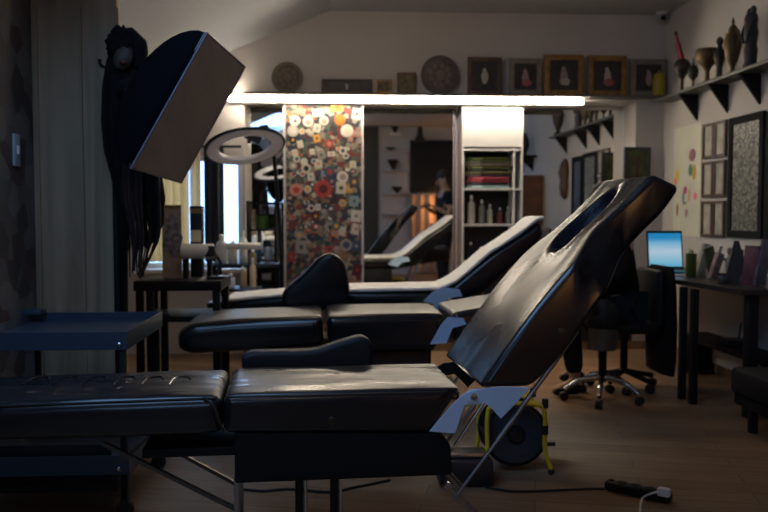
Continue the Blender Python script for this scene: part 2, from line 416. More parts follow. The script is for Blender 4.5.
# backrest
bk = [(480, 388), (508, 347), (545, 297), (592, 240), (626, 202), (652, 174), (680, 187), (664, 212), (640, 245), (600, 303), (563, 357), (532, 387)]
bpoly = [LA(p[0], p[1], -HWA*(1.0 if p[1] > 260 else .88 if p[1] > 220 else .58)) for p in bk]
pa = Vector(bpoly[0]); pb = Vector(bpoly[5]); axd = (pb-pa); LL = axd.length
def wf(p):
    u = (Vector(p)-pa).dot(axd)/LL/LL
    t = min(1, max(0, (u-.52)/.22)); t = t*t*(3-2*t)
    return 1.0-.33*t+.03*max(0, u-.85)/.15
back = cushion('backrest', bpoly, -HWA, HWA+.14, [.02, .3, .3, .3, .2, .02, .03, .2, .3, .3, .3, .03], .02, leather_back, A,
               hole_disp(pa, pb, .76, .17, .46, .07, wrinkle(.0012, 4, 3)), wfun=wf, nv=44)
def onplane(pxs, dy=-.006, r=.003): return [(LA(*p)[0], -HWA*wf(LA(*p))+.012+dy, LA(*p)[1]) for p in pxs]
# vent eyelets
for (px, py, par) in ((562, 332, back), (332, 421, seat)):
    x, z = LA(px, py); yy = -HWA
    e = MB(); e.lathe([(.006, -.002), (.012, -.003), (.014, .0), (.012, .003), (.006, .004)], (x, yy, z), 20, Matrix.Rotation(pi/2, 3, 'X'))
    e.build('eyelet', mm('dark_eyelet', (.05, .035, .025), .4, metal=.6), par)
# hinge plates both sides
pl1 = [(429, 431), (440, 418), (452, 404), (463, 394), (472, 388.5), (481, 389), (484, 396), (478, 402), (464, 405), (461, 414), (455, 433)]
pl2 = [(466, 392), (480, 388), (500, 386), (529, 387), (514, 404), (500, 418), (492, 409), (484, 402), (475, 404), (466, 400)]
for side in (-1, 1):
    yy = side*(HWA+.004)
    for nm, pl, dd in (('seat_bracket', pl1, 0), ('back_bracket', pl2, .005)):
        o = MB().prism([(LA(*p)[0], yy+side*dd, LA(*p)[1]) for p in pl], (0, -.002, 0), (0, .002, 0)).build(nm, grey_plate if side < 0 else blackm, A, False)
        bv = o.modifiers.new('b', 'BEVEL'); bv.width = .001; bv.segments = 2
    x, z = LA(473, 396)
    MB().lathe([(.009, -.006), (.011, -.003), (.011, .004), (.006, .006)], (x, yy+side*.009, z), 18, Matrix.Rotation(pi/2, 3, 'X')).build('pivot_bolt', steel, A)
# gas struts
for side in (-1, 1):
    yy = side*(HWA-.03)
    a1 = LA(577, 331, -HWA+.03); a2 = LA(497, 441, -HWA+.03); a3 = LA(453, 500, -HWA+.03)
    MB().tube([(a1[0], yy, a1[1]), (a2[0], yy, a2[1])], .0085, 14).tube([(a2[0], yy, a2[1]), (a3[0], yy, a3[1])], .006, 12).build('lift_strut', steel, A)
    c1 = LA(484, 402, -HWA+.03); c2 = LA(455, 446, -HWA+.03)
    MB().tube([(c1[0], yy, c1[1]), (c2[0], yy, c2[1])], .006, 12).build('link_rod', chrome, A)
    d1 = LA(447, 486, -HWA+.03); d2 = LA(486, 530, -HWA+.03)
    MB().tube([(d1[0], yy, d1[1]), (d2[0], yy, d2[1])], .007, 12).tube([(d1[0]+.02, yy+.02, d1[1]), (d2[0]+.02, yy+.02, d2[1])], .005, 10).lathe([(.0, -.014), (.014, -.012), (.016, .0), (.014, .012), (0.001, .014)], (d1[0], yy-.005, d1[1]), 16, Matrix.Rotation(pi/2, 3, 'X')).build('lower_link', steel, A)
# housing under the seat, base columns, base
h0 = LA(234, 433); h1 = LA(446, 433); hb = LA(234, 485)[1]
hp = [(h0[0], h0[1]-.002), (h1[0]-.02, h1[1]-.002), (LA(452, 446)[0], LA(452, 446)[1]), (LA(453, 484)[0], hb+.004), (LA(448, 486)[0], hb), (h0[0], hb)]
cushion('mechanism_housing', hp, -HWA+.01, HWA-.01, [.01, .02, .02, .01, .01, .01], .01, mm('black_vinyl_cover', (.008, .008, .009), .75, spec=.15, bump=.15, bs=6), A, nv=8)
for px in (300, 335):
    for yy in (-.13, .13):
        x = LA(px, 495, yy)[0]
        MB().box2((x-.016, yy-.016, .06), (x+.010, yy+.016, hb+.01), bev=.003).build('base_column', blackm, A)
        MB().tube([(x+.018, yy-.012, .07), (x+.018, yy-.012, hb+.01)], .006, 12).build('guide_rod', chrome, A)
MB().box2((-.38, -.2, 0), (.30, .13, .05), bev=.012).build('base_plate', blackp, A)
# scissor struts below the leg section
for yy, pr in ((-.15, [(103, 443), (236, 509)]), (.12, [(155, 440), (240, 486)]), (.0, [(120, 462), (155, 432)])):
    a1 = LA(*pr[0], yy); a2 = LA(*pr[1], yy)
    MB().box(((a1[0]+a2[0])/2, yy, (a1[1]+a2[1])/2), (Vector(a2)-Vector(a1)).length and ((Vector(a2)-Vector(a1)).length, .02, .012), Matrix.Rotation(-atan2(a2[1]-a1[1], a2[0]-a1[0]), 3, 'Y')).build('scissor_arm', mm('dark_steel', (.10, .09, .08), .45, metal=.8), A)
    # upright hanger that takes the lower end
x, z = LA(238, 492, -.15)
for yy in (-.15, .12): MB().box2((x-.012, yy-.02, .06), (x+.004, yy+.02, hb+.02), bev=.003).build('hanger_bracket', steel, A)
MB().box2((x-.30, -.18, LA(110, 441, 0)[1]-.012), (x+.30, .18, LA(110, 437, 0)[1]+.004), bev=.004).build('leg_frame', blackm, A)
# far-side armrest with an up-swept end
ya = HWA+.035
arp = [LA(p[0], p[1], ya) for p in [(241, 356), (252, 352), (300, 351.5), (318, 350), (340, 342), (362, 336), (371, 341), (374, 352), (372, 372), (242, 372)]]
cushion('armrest', arp, ya, ya+.09, [.02, .05, .1, .1, .1, .02, .02, .02, .02, .02], .02, leather_dull, A, nv=10)
for px in (262, 350):
    x, z = LA(px, 368, ya+.04); MB().tube([(x, ya+.045, z), (x, ya+.045, z-.12), (x, ya-.08, z-.14)], .009, 10).build('armrest_support', blackm, A)

# ============================================================ second chair
def chair_B():
    loc = (0, 4.46, 0); rz = radians(1.5); hw = .27; T = thing('tattoo_chair', loc, 'black leather tattoo chair in the middle row, all three sections nearly flat', 'treatment chair', rz=rz, local=True)
    LB = Plane(loc, rz, -hw)
    sp = [LB(327, 316), LB(446, 314), LB(436, 352), LB(329, 354)]
    s = cushion('seat_cushion', sp, -hw, hw, .035, .04, leather_worn, T, crown(wrinkle(.002, 3, 2), sp[0][0], sp[1][0], .012), nv=20)
    lp = [LB(176, 333), LB(190, 324), LB(230, 319.5), LB(322, 316), LB(324, 345), LB(280, 350), LB(190, 355), LB(177, 350)]
    cushion('leg_cushion', lp, -hw, hw, [.03, .05, .1, .03, .03, .1, .03, .03], .05, leather_worn, T, wrinkle(.003, 3, 2), nv=20)
    bp = [LB(452, 313), LB(600, 288), LB(604, 318), LB(456, 346)]
    cushion('backrest', bp, -hw, hw, .035, .04, leather_worn, T, nv=16)
    for side in (-1, 1):
        yy = side*(hw+.006)
        MB().prism([(LB(*p)[0], yy, LB(*p)[1]) for p in [(430, 344), (441, 324), (448, 317), (463, 318), (466, 324), (452, 328), (446, 343)]], (0, -.003, 0), (0, .003, 0)).build('hinge_bracket', grey_plate, T, False)
    # armrest on the far side, tall up-swept pad
    ya = hw+.05
    ap = [LB(p[0], p[1], ya) for p in [(281, 298), (284, 290), (305, 272), (320, 256), (333, 252), (345, 262), (350, 285), (349, 310), (284, 312)]]
    cushion('armrest', ap, ya, ya+.11, [.03, .03, .1, .06, .04, .05, .05, .02, .02], .03, leather_side, T, nv=10)
    x, z = LB(318, 310, ya); MB().tube([(x, ya+.05, z), (x, ya+.05, z-.16), (x, ya-.15, z-.2)], .012, 10).build('armrest_support', blackm, T)
    zb = LB(330, 354)[1]
    MB().box2((LB(250, 350)[0], -hw+.06, .28), (LB(430, 350)[0], hw-.06, zb+.01), bev=.02).build('mechanism_housing', blackp, T)
    for x in (-.1, .28): MB().box2((x-.03, -.1, .05), (x+.03, .1, .29), bev=.005).build('base_column', blackm, T)
    MB().box2((-.35, -.25, 0), (.55, .25, .06), bev=.015).build('base_plate', blackp, T)
    # motor box seen under the first chair
    return T
chair_B()

# ============================================================ third chair with white cover
def chair_C():
    loc = (0, 5.40, 0); rz = radians(-3); hw = .22; T = thing('tattoo_chair', loc, 'black tattoo chair topped with a white protective cover, in front of the mirror', 'treatment chair', rz=rz, local=True)
    LC = Plane(loc, rz, -hw)
    white = mm('white_couch_cover', (.85, .83, .79), .5, var=.05, vs=12, bump=.15, bs=12)
    sp = [LC(345, 292), LC(440, 291), LC(436, 307), LC(345, 308)]
    cushion('seat_cushion', sp, -hw, hw, .02, .03, leather, T, nv=12)
    lp = [LC(205, 303), LC(285, 296), LC(343, 293), LC(343, 306), LC(285, 311), LC(208, 317)]
    cushion('leg_cushion', lp, -hw, hw, .02, .03, leather, T, nv=12)
    top = [(446, 292), (470, 272), (492, 254), (520, 236), (541, 222)]
    bot = [(543, 236), (524, 257), (502, 276), (478, 299), (456, 305)]
    bp = [LC(*p) for p in top+bot]
    cushion('backrest', bp, -hw, hw, [.02, .1, .1, .1, .02, .02, .1, .1, .1, .02], .03, leather, T, nv=12)
    # white cover lying on the upholstery
    ctop = [(222, 299), (285, 293), (345, 289), (440, 287), (456, 279), (472, 266), (490, 250), (520, 231), (537, 217), (544, 216)]
    cp = [Vector(LC(*p)) for p in ctop]
    low = [Vector((p.x+.004, p.y-.022)) for p in cp]
    cushion('white_cover', [tuple(p) for p in cp]+[tuple(p) for p in low[::-1]], -hw-.012, hw+.012, .008, .012, white, T, wrinkle(.004, 9, 5), nv=16)
    for side in (-1, 1):
        yy = side*(hw+.016)
        MB().prism([(LC(*p)[0], yy, LC(*p)[1]) for p in [(423, 301), (432, 292), (442, 287), (459, 289), (462, 296), (448, 298), (440, 306)]], (0, -.003, 0), (0, .003, 0)).build('hinge_bracket', grey_plate, T, False)
        MB().tube([(LC(500, 262)[0], side*.18, LC(500, 262)[1]), (LC(462, 320)[0], side*.18, .42)], .010, 10).build('lift_strut', chrome, T)
    MB().box2((LC(345, 300)[0], -.19, .3), (LC(432, 300)[0], .19, LC(345, 305)[1]+.0), bev=.02).build('mechanism_housing', blackp, T)
    for x in (.25, .6): MB().box2((x-.03, -.1, .05), (x+.03, .1, .31), bev=.005).build('base_column', blackm, T)
    MB().box2((0.0, -.24, 0), (.8, .24, .06), bev=.015).build('base_plate', blackp, T)
chair_C()

# ============================================================ tray trolley, foreground left
def trolley():
    y0, y1 = 3.17, 3.82; zt = P(100, 332, y0).z; zb = P(100, 350, y0).z
    xr0 = P(127, 340, y0).x; xr1 = xr0-.0; xl_ = xr0-1.0 if False else XN+.14
    T = thing('tray_trolley', ((xl_+xr0)/2, (y0+y1)/2, 0), 'blue-black metal trolley with a rimmed tray top at the left edge of the photo', 'trolley')
    t = .006; b = MB()
    b.box2((xl_, y0, zb), (xr0, y0+t, zt), bev=.001); b.box2((xl_, y1-t, zb), (xr0, y1, zt+.0), bev=.001)
    b.box2((xl_, y0+t, zb), (xl_+t, y1-t, zt)); b.box2((xr0-t, y0+t, zb), (xr0, y1-t, zt))
    b.box2((xl_+t, y0+t, zb+.028), (xr0-t, y1-t, zb+.034)); b.build('tray_top', tray_m, T, False)
    MB().box2((P(30, 310, y1).x, y1-.10, zt), (P(48, 310, y1).x, y1-.02, zt+.022), bev=.003).build('tray_clip', tray_m, T)
    def bolt(x, z): return MB().lathe([(.010, 0), (.010, .004), (.006, .008)], (x, y0, z), 14, Matrix.Rotation(pi/2, 3, 'X')).build('bolt', chrome, T)
    bolt(P(119, 347, y0).x, P(119, 345, y0).z); 
    zl1 = P(100, 456, y0).z; zl0 = P(100, 475, y0).z
    b = MB(); b.box2((xl_, y0, zl0), (xr0, y0+t, zl1)); b.box2((xl_, y1-t, zl0), (xr0, y1, zl1)); b.box2((xl_, y0+t, zl0), (xl_+t, y1-t, zl1)); b.box2((xr0-t, y0+t, zl0), (xr0, y1-t, zl1))
    b.box2((xl_+t, y0+t, zl0), (xr0-t, y1-t, zl0+.006)); b.build('lower_tray', tray_m, T, False)
    bolt(P(119, 470, y0).x, P(119, 469, y0).z)
    for x in (xl_+.02, xr0-.022):
        for y in (y0+.02, y1-.022):
            MB().box2((x-.012, y-.012, .07), (x+.012, y+.012, zb+.03), bev=.002).build('post', blackm, T)
            c = MB(); c.lathe([(.012, -.012), (.032, -.012), (.034, 0), (.032, .012), (.012, .012)], (x, y, .035), 18, Matrix.Rotation(pi/2, 3, 'X')); c.box((x, y, .06), (.03, .03, .03)); c.build('castor', rubber, T)
    # drawer unit below the lower tray
    MB().box2((xl_+.05, y0+.06, .09), (xr0-.06, y1-.06, zl0), bev=.006).build('drawer_box', blackp, T)
    for k in range(2): MB().box2((xl_+.07, y0+.052, .12+k*.09), (xr0-.08, y0+.06, .19+k*.09), bev=.003).build('drawer_front', blackm, T)
    return zt
trolley()

# ============================================================ cable reel
def reel():
    Y = 3.75; c = P(512, 430, Y); r = .148; T = thing('cable_reel', (c.x, Y, 0), 'black cable reel in a yellow tubular frame standing on the floor', 'cable reel')
    cz = c.z
    ry = Matrix.Rotation(pi/2, 3, 'X')
    for dy in (-.075, .075):
        MB().lathe([(.03, -.006), (r*.9, -.006), (r, -.003), (r, .003), (r*.9, .006), (.03, .006)], (c.x, Y+dy, cz), 40, ry).build('drum_flange', blackp, T)
    cb = MB()
    for k in range(9): 
        rr = .05+.0095*k; cb.tube([(c.x+rr*cos(a), Y-.087+.0*k, cz+rr*sin(a)) for a in [2*pi*j/40 for j in range(40)]], .0042, 6, True)
    cb.build('ring_rib', mm('dark_blue_black_plastic', (.05, .06, .08), .3), T)
    cw = MB()
    for k in range(9): cw.tube([(c.x+.115*cos(a), Y-.06+.015*k, cz+.115*sin(a)) for a in [2*pi*j/36 for j in range(36)]], .009, 6, True)
    cw.build('wound_cable', rubber, T)
    MB().lathe([(.028, -.1), (.033, -.09), (.033, .09), (.028, .1)], (c.x, Y, cz), 20, ry).build('hub', blackp, T)
    for dy in (-.115, .115):
        x0_, x1_ = P(483, 400, Y+dy*0).x, P(541, 400, Y).x; zt = P(520, 399, Y).z
        pts = [(x0_-.01, Y+dy*1.2, .02), (x0_, Y+dy, .12), (x0_, Y+dy, zt-.05), (x0_+.035, Y+dy, zt), (x1_-.05, Y+dy, zt), (x1_-.01, Y+dy, zt-.05), (x1_-.01, Y+dy, .12), (x1_+.015, Y+dy*1.2, .02)]
        MB().tube(pts, .0105, 10, smooth=5).build('tube_frame', yellow, T)
        for p in ((x0_-.01, Y+dy*1.2, .015), (x1_+.015, Y+dy*1.2, .015)): MB().blob(p, (.016, .016, .016), seg=12).build('rubber_foot', rubber, T)
        for zz in (.18, .30): MB().tube([(x1_-.01, Y+dy, zz), (x1_-.01, Y+dy, zz+.04)], .0145, 12).build('clamp', rubber, T)
    MB().tube([(x0_, Y-.115, cz), (x0_, Y+.115, cz)], .008, 8).tube([(x0_, Y, cz), (x1_-.01, Y, cz)], .009, 8).tube([(x1_-.01, Y-.115, cz), (x1_-.01, Y+.115, cz)], .008, 8).build('axle', blackm, T)
    MB().tube([(x0_+.03, Y-.115, zt), (x0_+.03, Y+.115, zt)], .0105, 10).tube([(x1_-.06, Y-.115, zt), (x1_-.06, Y+.115, zt)], .012, 10).build('carry_handle', yellow, T)
    MB().tube([(x1_+.0, Y-.12, P(541, 437, Y).z), (x1_+.035, Y-.12, P(541, 437, Y).z)], .009, 10).build('winding_knob', blackp, T)
reel()
# foot pedal box between reel and chair
cpb = G(474, 487)
T = thing('pedal_box', (cpb.x, 3.6, 0), 'low black box on the floor between the near chair and the cable reel', 'box')
MB().box2((P(440, 480, 3.46).x, 3.46, 0), (P(494, 480, 3.46).x, 3.60, .115), bev=.012).build('case', mm('blue_black_plastic', (.014, .018, .026), .4), T)
MB().box2((P(446, 462, 3.5).x, 3.49, .115), (P(488, 462, 3.5).x, 3.59, .14), bev=.01).build('lid', steel, T)

# power strip and cables
ps0 = G(606, 489); ps1 = G(671, 503); d = (ps1-ps0); L_ = d.length; an = atan2(d.y, d.x)
T = thing('power_strip', ((ps0+ps1)/2), 'black power strip lying on the wood floor at lower right', 'power strip', rz=an, local=True)
MB().box((0, 0, .022), (L_, .055, .04), bev=.012, seg=3).build('housing', blackp, T)
for k in range(4): MB().lathe([(.001, 0), (.019, 0), (.021, .003), (.001, .004)], (-L_/2+.07+k*.06, 0, .041), 18).build('socket', rubber, T)
MB().box((-L_/2+.025, 0, .044), (.022, .014, .006), bev=.002).build('switch', rubber, T)
pz = G(664, 495, .05)
T = thing('white_charger_cable', (pz.x, pz.y, .044), 'white plug in the power strip with its looping white cable', 'cable')
MB().box((pz.x, pz.y, .062), (.05, .035, .034), Matrix.Rotation(an, 3, 'Z'), bev=.008).build('plug', white_pl, T)
MB().tube([(pz.x-.02, pz.y, .065), G(650, 494, .05), G(642, 499, .02), G(640, 512, .006), G(641, 530, .006)], .0045, 8, smooth=8).build('cable', white_pl, T)
tag(MB().tube([G(*p, .006) for p in [(486, 487), (510, 491), (535, 491), (560, 490), (585, 489)]]+[G(605, 489, .018)], .005, 8, smooth=8).build('extension_cord', rubber), 'thin dark cord running across the floor into the power strip', 'cord')
tag(MB().tube([G(*p, .006) for p in [(235, 488), (262, 491), (290, 489), (330, 492), (356, 487), (390, 480)]], .006, 8, smooth=8).build('floor_cable', rubber), 'black cable on the floor beneath the near chair', 'cord')

# ============================================================ light bar, ledge, cabinets and mirrors on the back wall
YCB = 7.004
bx0 = P(228, 94, 6.9).x; bx1 = P(583.5, 97, 6.9).x; bz1 = P(400, 96.6, 6.9).z; bz0 = P(400, 102.9, 6.9).z
T = thing('led_light_bar', ((bx0+bx1)/2, 6.9, bz0), 'long glowing white light bar across the back wall', 'light')
MB().box2((bx0, 6.932, bz0+.004), (bx1, 6.97, bz1-.004)).build('housing', mm('aluminium', (.6, .6, .6), .4, metal=1), T, False)
lamp_m = mm('led_diffuser', (.9, .9, .9), .5, emit=(1.0, .86, .67), es=36)
MB().box2((bx0, 6.895, bz0+.003), (bx1, 6.932, bz1-.003), bev=.01).build('diffuser', lamp_m, T)
zl = P(400, 97, 6.85).z
ledge_z = bz1+.024
T = MB().box2((wx1+.03, YB-.14, ledge_z-.02), (XR-.005, YB-.002, ledge_z)).box2((bx0, 6.972, bz0-.008), (bx1, 6.978, bz1-.004)).build('wall_ledge', mm('grey_ledge', (.12, .11, .10), .7), None, False)
tag(T, 'long shallow ledge along the back wall above the mirrors carrying pictures', 'shelf')

def sticker_cabinet():
    x0, x1 = P(283, 104, YCB).x, P(363.5, 104, YCB).x; zt = zal-.002
    T = thing('tall_cabinet', ((x0+x1)/2, YCB+.15, 0), 'tall white cabinet whose door is covered in colourful stickers', 'cabinet')
    b = MB(); t = .018
    b.box2((x0, YCB, 0), (x0+t, YM-.01, zt)); b.box2((x1-t, YCB, 0), (x1, YM-.01, zt)); b.box2((x0+t, YCB+.01, 0), (x1-t, YM-.01, .08)); b.box2((x0+t, YCB+.01, zt-t), (x1-t, YM-.01, zt))
    b.box2((x0+t, YM-.02, .08), (x1-t, YM-.01, zt-t)); b.build('body', white_lam, T, False)
    base = collage_mat('sticker_collage', 26, [(.05, .045, .04), (.30, .26, .20), (.03, .05, .07), (.22, .05, .04), (.42, .37, .29), (.10, .13, .09), (.07, .06, .08), (.35, .2, .1)], .5)
    D = MB().box2((x0+t+.002, YCB-.004, .09), (x1-t-.002, YCB+.014, zt-t-.006)).build('door', base, T, False)
    MB().tube([(x1-.04, YCB-.008, .95), (x1-.04, YCB-.03, .96), (x1-.04, YCB-.03, 1.08), (x1-.04, YCB-.008, 1.09)], .005, 8).build('handle', steel, D)
    pal = [(.72, .66, .52), (.60, .55, .47), (.5, .06, .04), (.85, .2, .03), (.12, .02, .02), (.05, .09, .16), (.08, .14, .12), (.8, .42, .08), (.02, .02, .02), (.38, .33, .28), (.65, .28, .2), (.28, .38, .42), (.75, .70, .6), (.7, .65, .5), (.10, .08, .07)]
    pm = [mm('sticker_ink_%d' % i, c, .45) for i, c in enumerate(pal)]
    rnd = random.Random(3); placed = []
    xa, xb, za, zb = x0+t+.01, x1-t-.01, .98, zt-.03
    tries = 0
    def sticker(cx, cz, r, shape, m1, m2, k):
        y = YCB-.005-.0004*k-.0006; b = MB()
        if shape < 2:
            b.lathe([(.001, 0), (r, 0), (r, .0008), (.001, .0008)], (cx, y, cz), 20, Matrix.Rotation(pi/2, 3, 'X'))
        else:
            b.box((cx, y, cz), (r*1.9, .001, r*(1.3 if shape == 2 else 2.3)), Matrix.Rotation(rnd.uniform(-.25, .25), 3, 'Y'))
        o = b.build('sticker', m1, T, False); o.data.materials.append(m2)
        bm = bmesh.new(); bm.from_mesh(o.data)
        q = bmesh.ops.create_circle(bm, cap_ends=True, radius=r*(.55 if shape < 3 else .4), segments=12 if rnd.random() < .6 else rnd.choice((3, 5, 6)), matrix=Matrix.Translation((cx+r*.05, y-.0012, cz)) @ Matrix.Rotation(pi/2, 4, 'X') @ Matrix.Rotation(rnd.uniform(0, 3), 4, 'Z'))
        fs = {fc for v in q['verts'] for fc in v.link_faces}
        for fc in fs: fc.material_index = 1
        bm.to_mesh(o.data); bm.free()
    n = 0
    # a few that can be made out in the photo
    named = [(340, 120, .052, 0, 3, 3), (337, 107.5, .06, 2, 7, 3), (298, 111, .03, 0, 10, 10), (318, 113, .055, 2, 0, 1), (347, 131, .062, 0, 12, 0), (356.5, 114, .045, 3, 12, 2), (357, 134, .038, 2, 10, 9),
             (295, 121, .05, 0, 12, 14), (308, 122, .05, 0, 12, 9), (324, 121, .045, 0, 1, 10), (293, 131, .055, 0, 1, 12), (302, 131.5, .03, 0, 0, 7), (329, 144, .04, 0, 2, 10), (293, 166, .042, 0, 9, 0), (306, 168.5, .048, 0, 0, 8),
             (329.5, 172, .05, 0, 5, 2), (342.5, 177, .055, 0, 12, 9), (296, 190, .062, 0, 10, 2), (323, 189, .085, 0, 2, 4), (341, 188, .05, 3, 13, 14), (354, 201, .045, 3, 11, 6), (356, 216, .05, 3, 12, 9), (356, 229, .045, 3, 0, 10), (336, 226, .045, 0, 6, 7),
             (301, 247, .055, 3, 9, 14), (291, 257, .04, 3, 2, 10), (329, 249, .045, 2, 2, 4), (357, 270, .05, 3, 4, 2), (299, 235, .04, 0, 9, 7), (346, 245, .06, 0, 9, 5), (356, 246, .045, 3, 5, 9), (354, 182, .05, 3, 14, 7)]
    for (px, py, r, sh, a, c_) in named:
        q = P(px, py, YCB); sticker(q.x, q.z, r*.88, sh, pm[a], pm[c_], 8+n % 5); placed.append((q.x, q.z, r*.7)); n += 1
    while n < 100 and tries < 6000:
        tries += 1; r = rnd.uniform(.018, .036); cx = rnd.uniform(xa+r, xb-r); cz = rnd.uniform(za, zb-r)
        if any((cx-a)**2+(cz-b2)**2 < (r*.8+c2)**2 for a, b2, c2 in placed): continue
        placed.append((cx, cz, r*.55)); hi = (cz-za)/(zb-za)
        m1 = rnd.choice(pm if hi < .5 else pm+[pm[0], pm[12], pm[1], pm[13]]*4); m2 = rnd.choice(pm)
        sticker(cx, cz, r, rnd.choice((0, 1, 2, 3)), m1, m2, n % 7); n += 1
sticker_cabinet()

def shelf_cabinet():
    x0, x1 = P(462.5, 104, YCB).x, P(523.5, 104, YCB).x; zt = zal-.002; t = .016
    T = thing('tall_cabinet', ((x0+x1)/2, YCB+.15, 0), 'tall white shelf cabinet with a closed flap on top and open shelves of bottles', 'cabinet')
    MB().box2((x0-.001, YCB+.02, 0), (x0+.001, YM-.035, zt)).build('side_panel', mm('reflected_warm_brown', (.16, .085, .05), .5), T, False)  # added brown skin, its warm tone standing in for the mirror reflection
    b = MB(); b.box2((x0, YCB, 0), (x0+t, YM-.01, zt)); b.box2((x1-t, YCB, 0), (x1, YM-.01, zt)); b.box2((x0+t, YM-.02, 0), (x1-t, YM-.01, zt)); b.box2((x0+t, YCB, zt-t), (x1-t, YM-.02, zt)); b.build('body', white_lam, T, False)
    MB().box2((x0+t, YM-.028, .02), (x1-t, YM-.021, zt-t-.01)).build('recess_shade_sheet', mm('painted_recess_shade', (.035, .028, .022), .7), T, False)  # added dark sheet that paints in the shade of the shelf recess
    zf = P(490, 147, YCB).z
    MB().box2((x0+t, YCB-.002, zf), (x1-t, YCB+.014, zt-t-.01), bev=.002).build('flap_door', white_lam, T, False)
    xd = P(513.5, 180, YCB).x
    MB().box2((xd, YCB+.004, .0), (xd+.014, YCB+.2, zf)).build('divider', white_lam, T, False)
    zs = [P(490, y, YCB).z for y in (148.5, 188, 224, 262, 300, 335)]
    for z in zs: MB().box2((x0+t, YCB+.002, z-.018), (x1-t, YM-.03, z)).build('shelf', white_lam, T, False)
    # magazines in stacks on the second shelf
    cols = [(.05, .10, .08), (.03, .03, .03), (.30, .04, .05), (.35, .06, .08), (.12, .09, .05), (.08, .10, .03), (.10, .12, .02), (.05, .04, .06), (.3, .28, .25)]
    z = zs[1]+.001; k = 0; rnd = random.Random(5)
    order = [(.25, .42, .42), (.04, .04, .04), (.30, .03, .05), (.34, .05, .07), (.05, .04, .04), (.09, .08, .03), (.03, .03, .03), (.10, .12, .03), (.06, .05, .04), (.05, .06, .02), (.10, .13, .02)]
    words = ['turquoise', 'black', 'dark red', 'crimson', 'brown-black', 'olive brown', 'coal black', 'moss green', 'brown', 'dark olive', 'bright olive']
    for i, cl in enumerate(order):
        h = .018+.009*rnd.random(); 
        if z+h > zs[0]-.03: break
        dx = rnd.uniform(0, .03)
        TT = thing('magazine_box', ((x0+xd)/2, YCB+.14, z), '%s flat box in the stack on the upper open shelf, number %d from the bottom' % (words[i], i+1) if False else '%s flat box in the stack on the upper open shelf of the white cabinet' % words[i], 'box', 'flat boxes stacked on the upper open shelf')
        MB().box2((x0+t+.01+dx, YCB+.02+rnd.uniform(0, .02), z), (xd-.01-dx, YCB+.25, z+h), bev=.002).build('box_body', mm('box_'+words[i], cl, .5), TT)
        MB().box2((x0+t+.05+dx, YCB+.0195, z+h*.25), (x0+t+.14+dx, YCB+.0225, z+h*.75)).build('box_label', mm('box_label_'+words[i], tuple(min(1, c*3+.05) for c in cl), .6), TT, False)
        z += h+.001
    # cylinders on upper shelf front - teal lids
    # bottles on the third shelf
    def bottle(x, y, z, r, h, m, label, cap=white_pl, neck=True, grp='bottles on the open shelves'):
        TT = thing('bottle', (x, y, z), label, 'bottle', grp)
        MB().lathe([(r*.9, 0), (r, .006), (r, h*.62), (r*.8, h*.72), (r*.32, h*.8), (r*.32, h*.86)] if neck else [(r*.9, 0), (r, .006), (r, h*.8), (r*.6, h*.85)], (x, y, z), 18).build('bottle_body', m, TT)
        MB().lathe([(r*.42, h*.85), (r*.42, h*.95), (r*.2, h)], (x, y, z), 14).build('cap', cap, TT)
    cream = mm('cream_plastic', (.55, .52, .42), .4); clear = mm('grey_clear_plastic', (.25, .25, .22), .25); teal = mm('teal_plastic', (.12, .35, .36), .4)
    for (px, h, r, m, lb) in ((471.5, .25, .032, cream, 'cream spray bottle at the left end of the middle cabinet shelf'), (482, .21, .028, clear, 'greyish clear bottle second from left on the middle cabinet shelf'),
                              (490, .17, .024, cream, 'straight white bottle in the centre of the middle cabinet shelf'), (500, .14, .022, mm('red_brown_plastic', (.2, .05, .04), .4), 'small red-brown bottle on the middle cabinet shelf'), (508, .15, .02, clear, 'small clear bottle at the right of the middle cabinet shelf')):
        bottle(P(px, 220, YCB+.06).x, YCB+.07, zs[2]+.001, r, h, m, lb)
    for i, (px, h, m, lb) in enumerate(((471, .17, blackp, 'black bottle at left on the lower cabinet shelf'), (481, .13, mm('red_ink', (.3, .03, .03), .4), 'red ink bottle on the lower cabinet shelf'), (492, .16, teal, 'teal bottle on the lower cabinet shelf'), (503, .12, cream, 'short cream bottle on the lower cabinet shelf'))):
        bottle(P(px, 250, YCB+.06).x, YCB+.07, zs[3]+.001, .024, h, m, lb)
    for px, lb in ((475, 'left teal roll on the edge of the upper cabinet shelf'), (501, 'right teal roll on the edge of the upper cabinet shelf')):
        pass
shelf_cabinet()
# mirrors
for (a, c, lb) in ((245, 283, 'narrow wall mirror between the window and the sticker cabinet'), (363, 463, 'wall mirror between the sticker cabinet and the shelf cabinet'), (523, 622, 'wall mirror right of the shelf cabinet')):
    xa = P(a, 200, YM).x+.004; xb = P(c, 200, YM-.03).x-.004
    if a == 363: xa = P(363.5, 104, YCB).x+.004; xb = P(462.5, 104, YCB).x-.004
    if a == 523: xa = P(523.5, 104, YCB).x+.004; xb = xa1-.004
    if a == 245: xb = P(283, 104, YCB).x-.004
    T = thing('wall_mirror', ((xa+xb)/2, YM-.02, .5), lb, 'mirror', 'wall mirrors')
    MB().box2((xa, YM-.03, .5), (xb, YM-.005, ledge_z-.075)).build('glass', mirror_m, T, False)
    MB().box2((xa, YM-.034, .488), (xb, YM-.002, .5)).box2((xb-.008, YM-.033, .5), (xb, YM-.0305, ledge_z-.075)).build('edge_strip', white_pl, T, False)
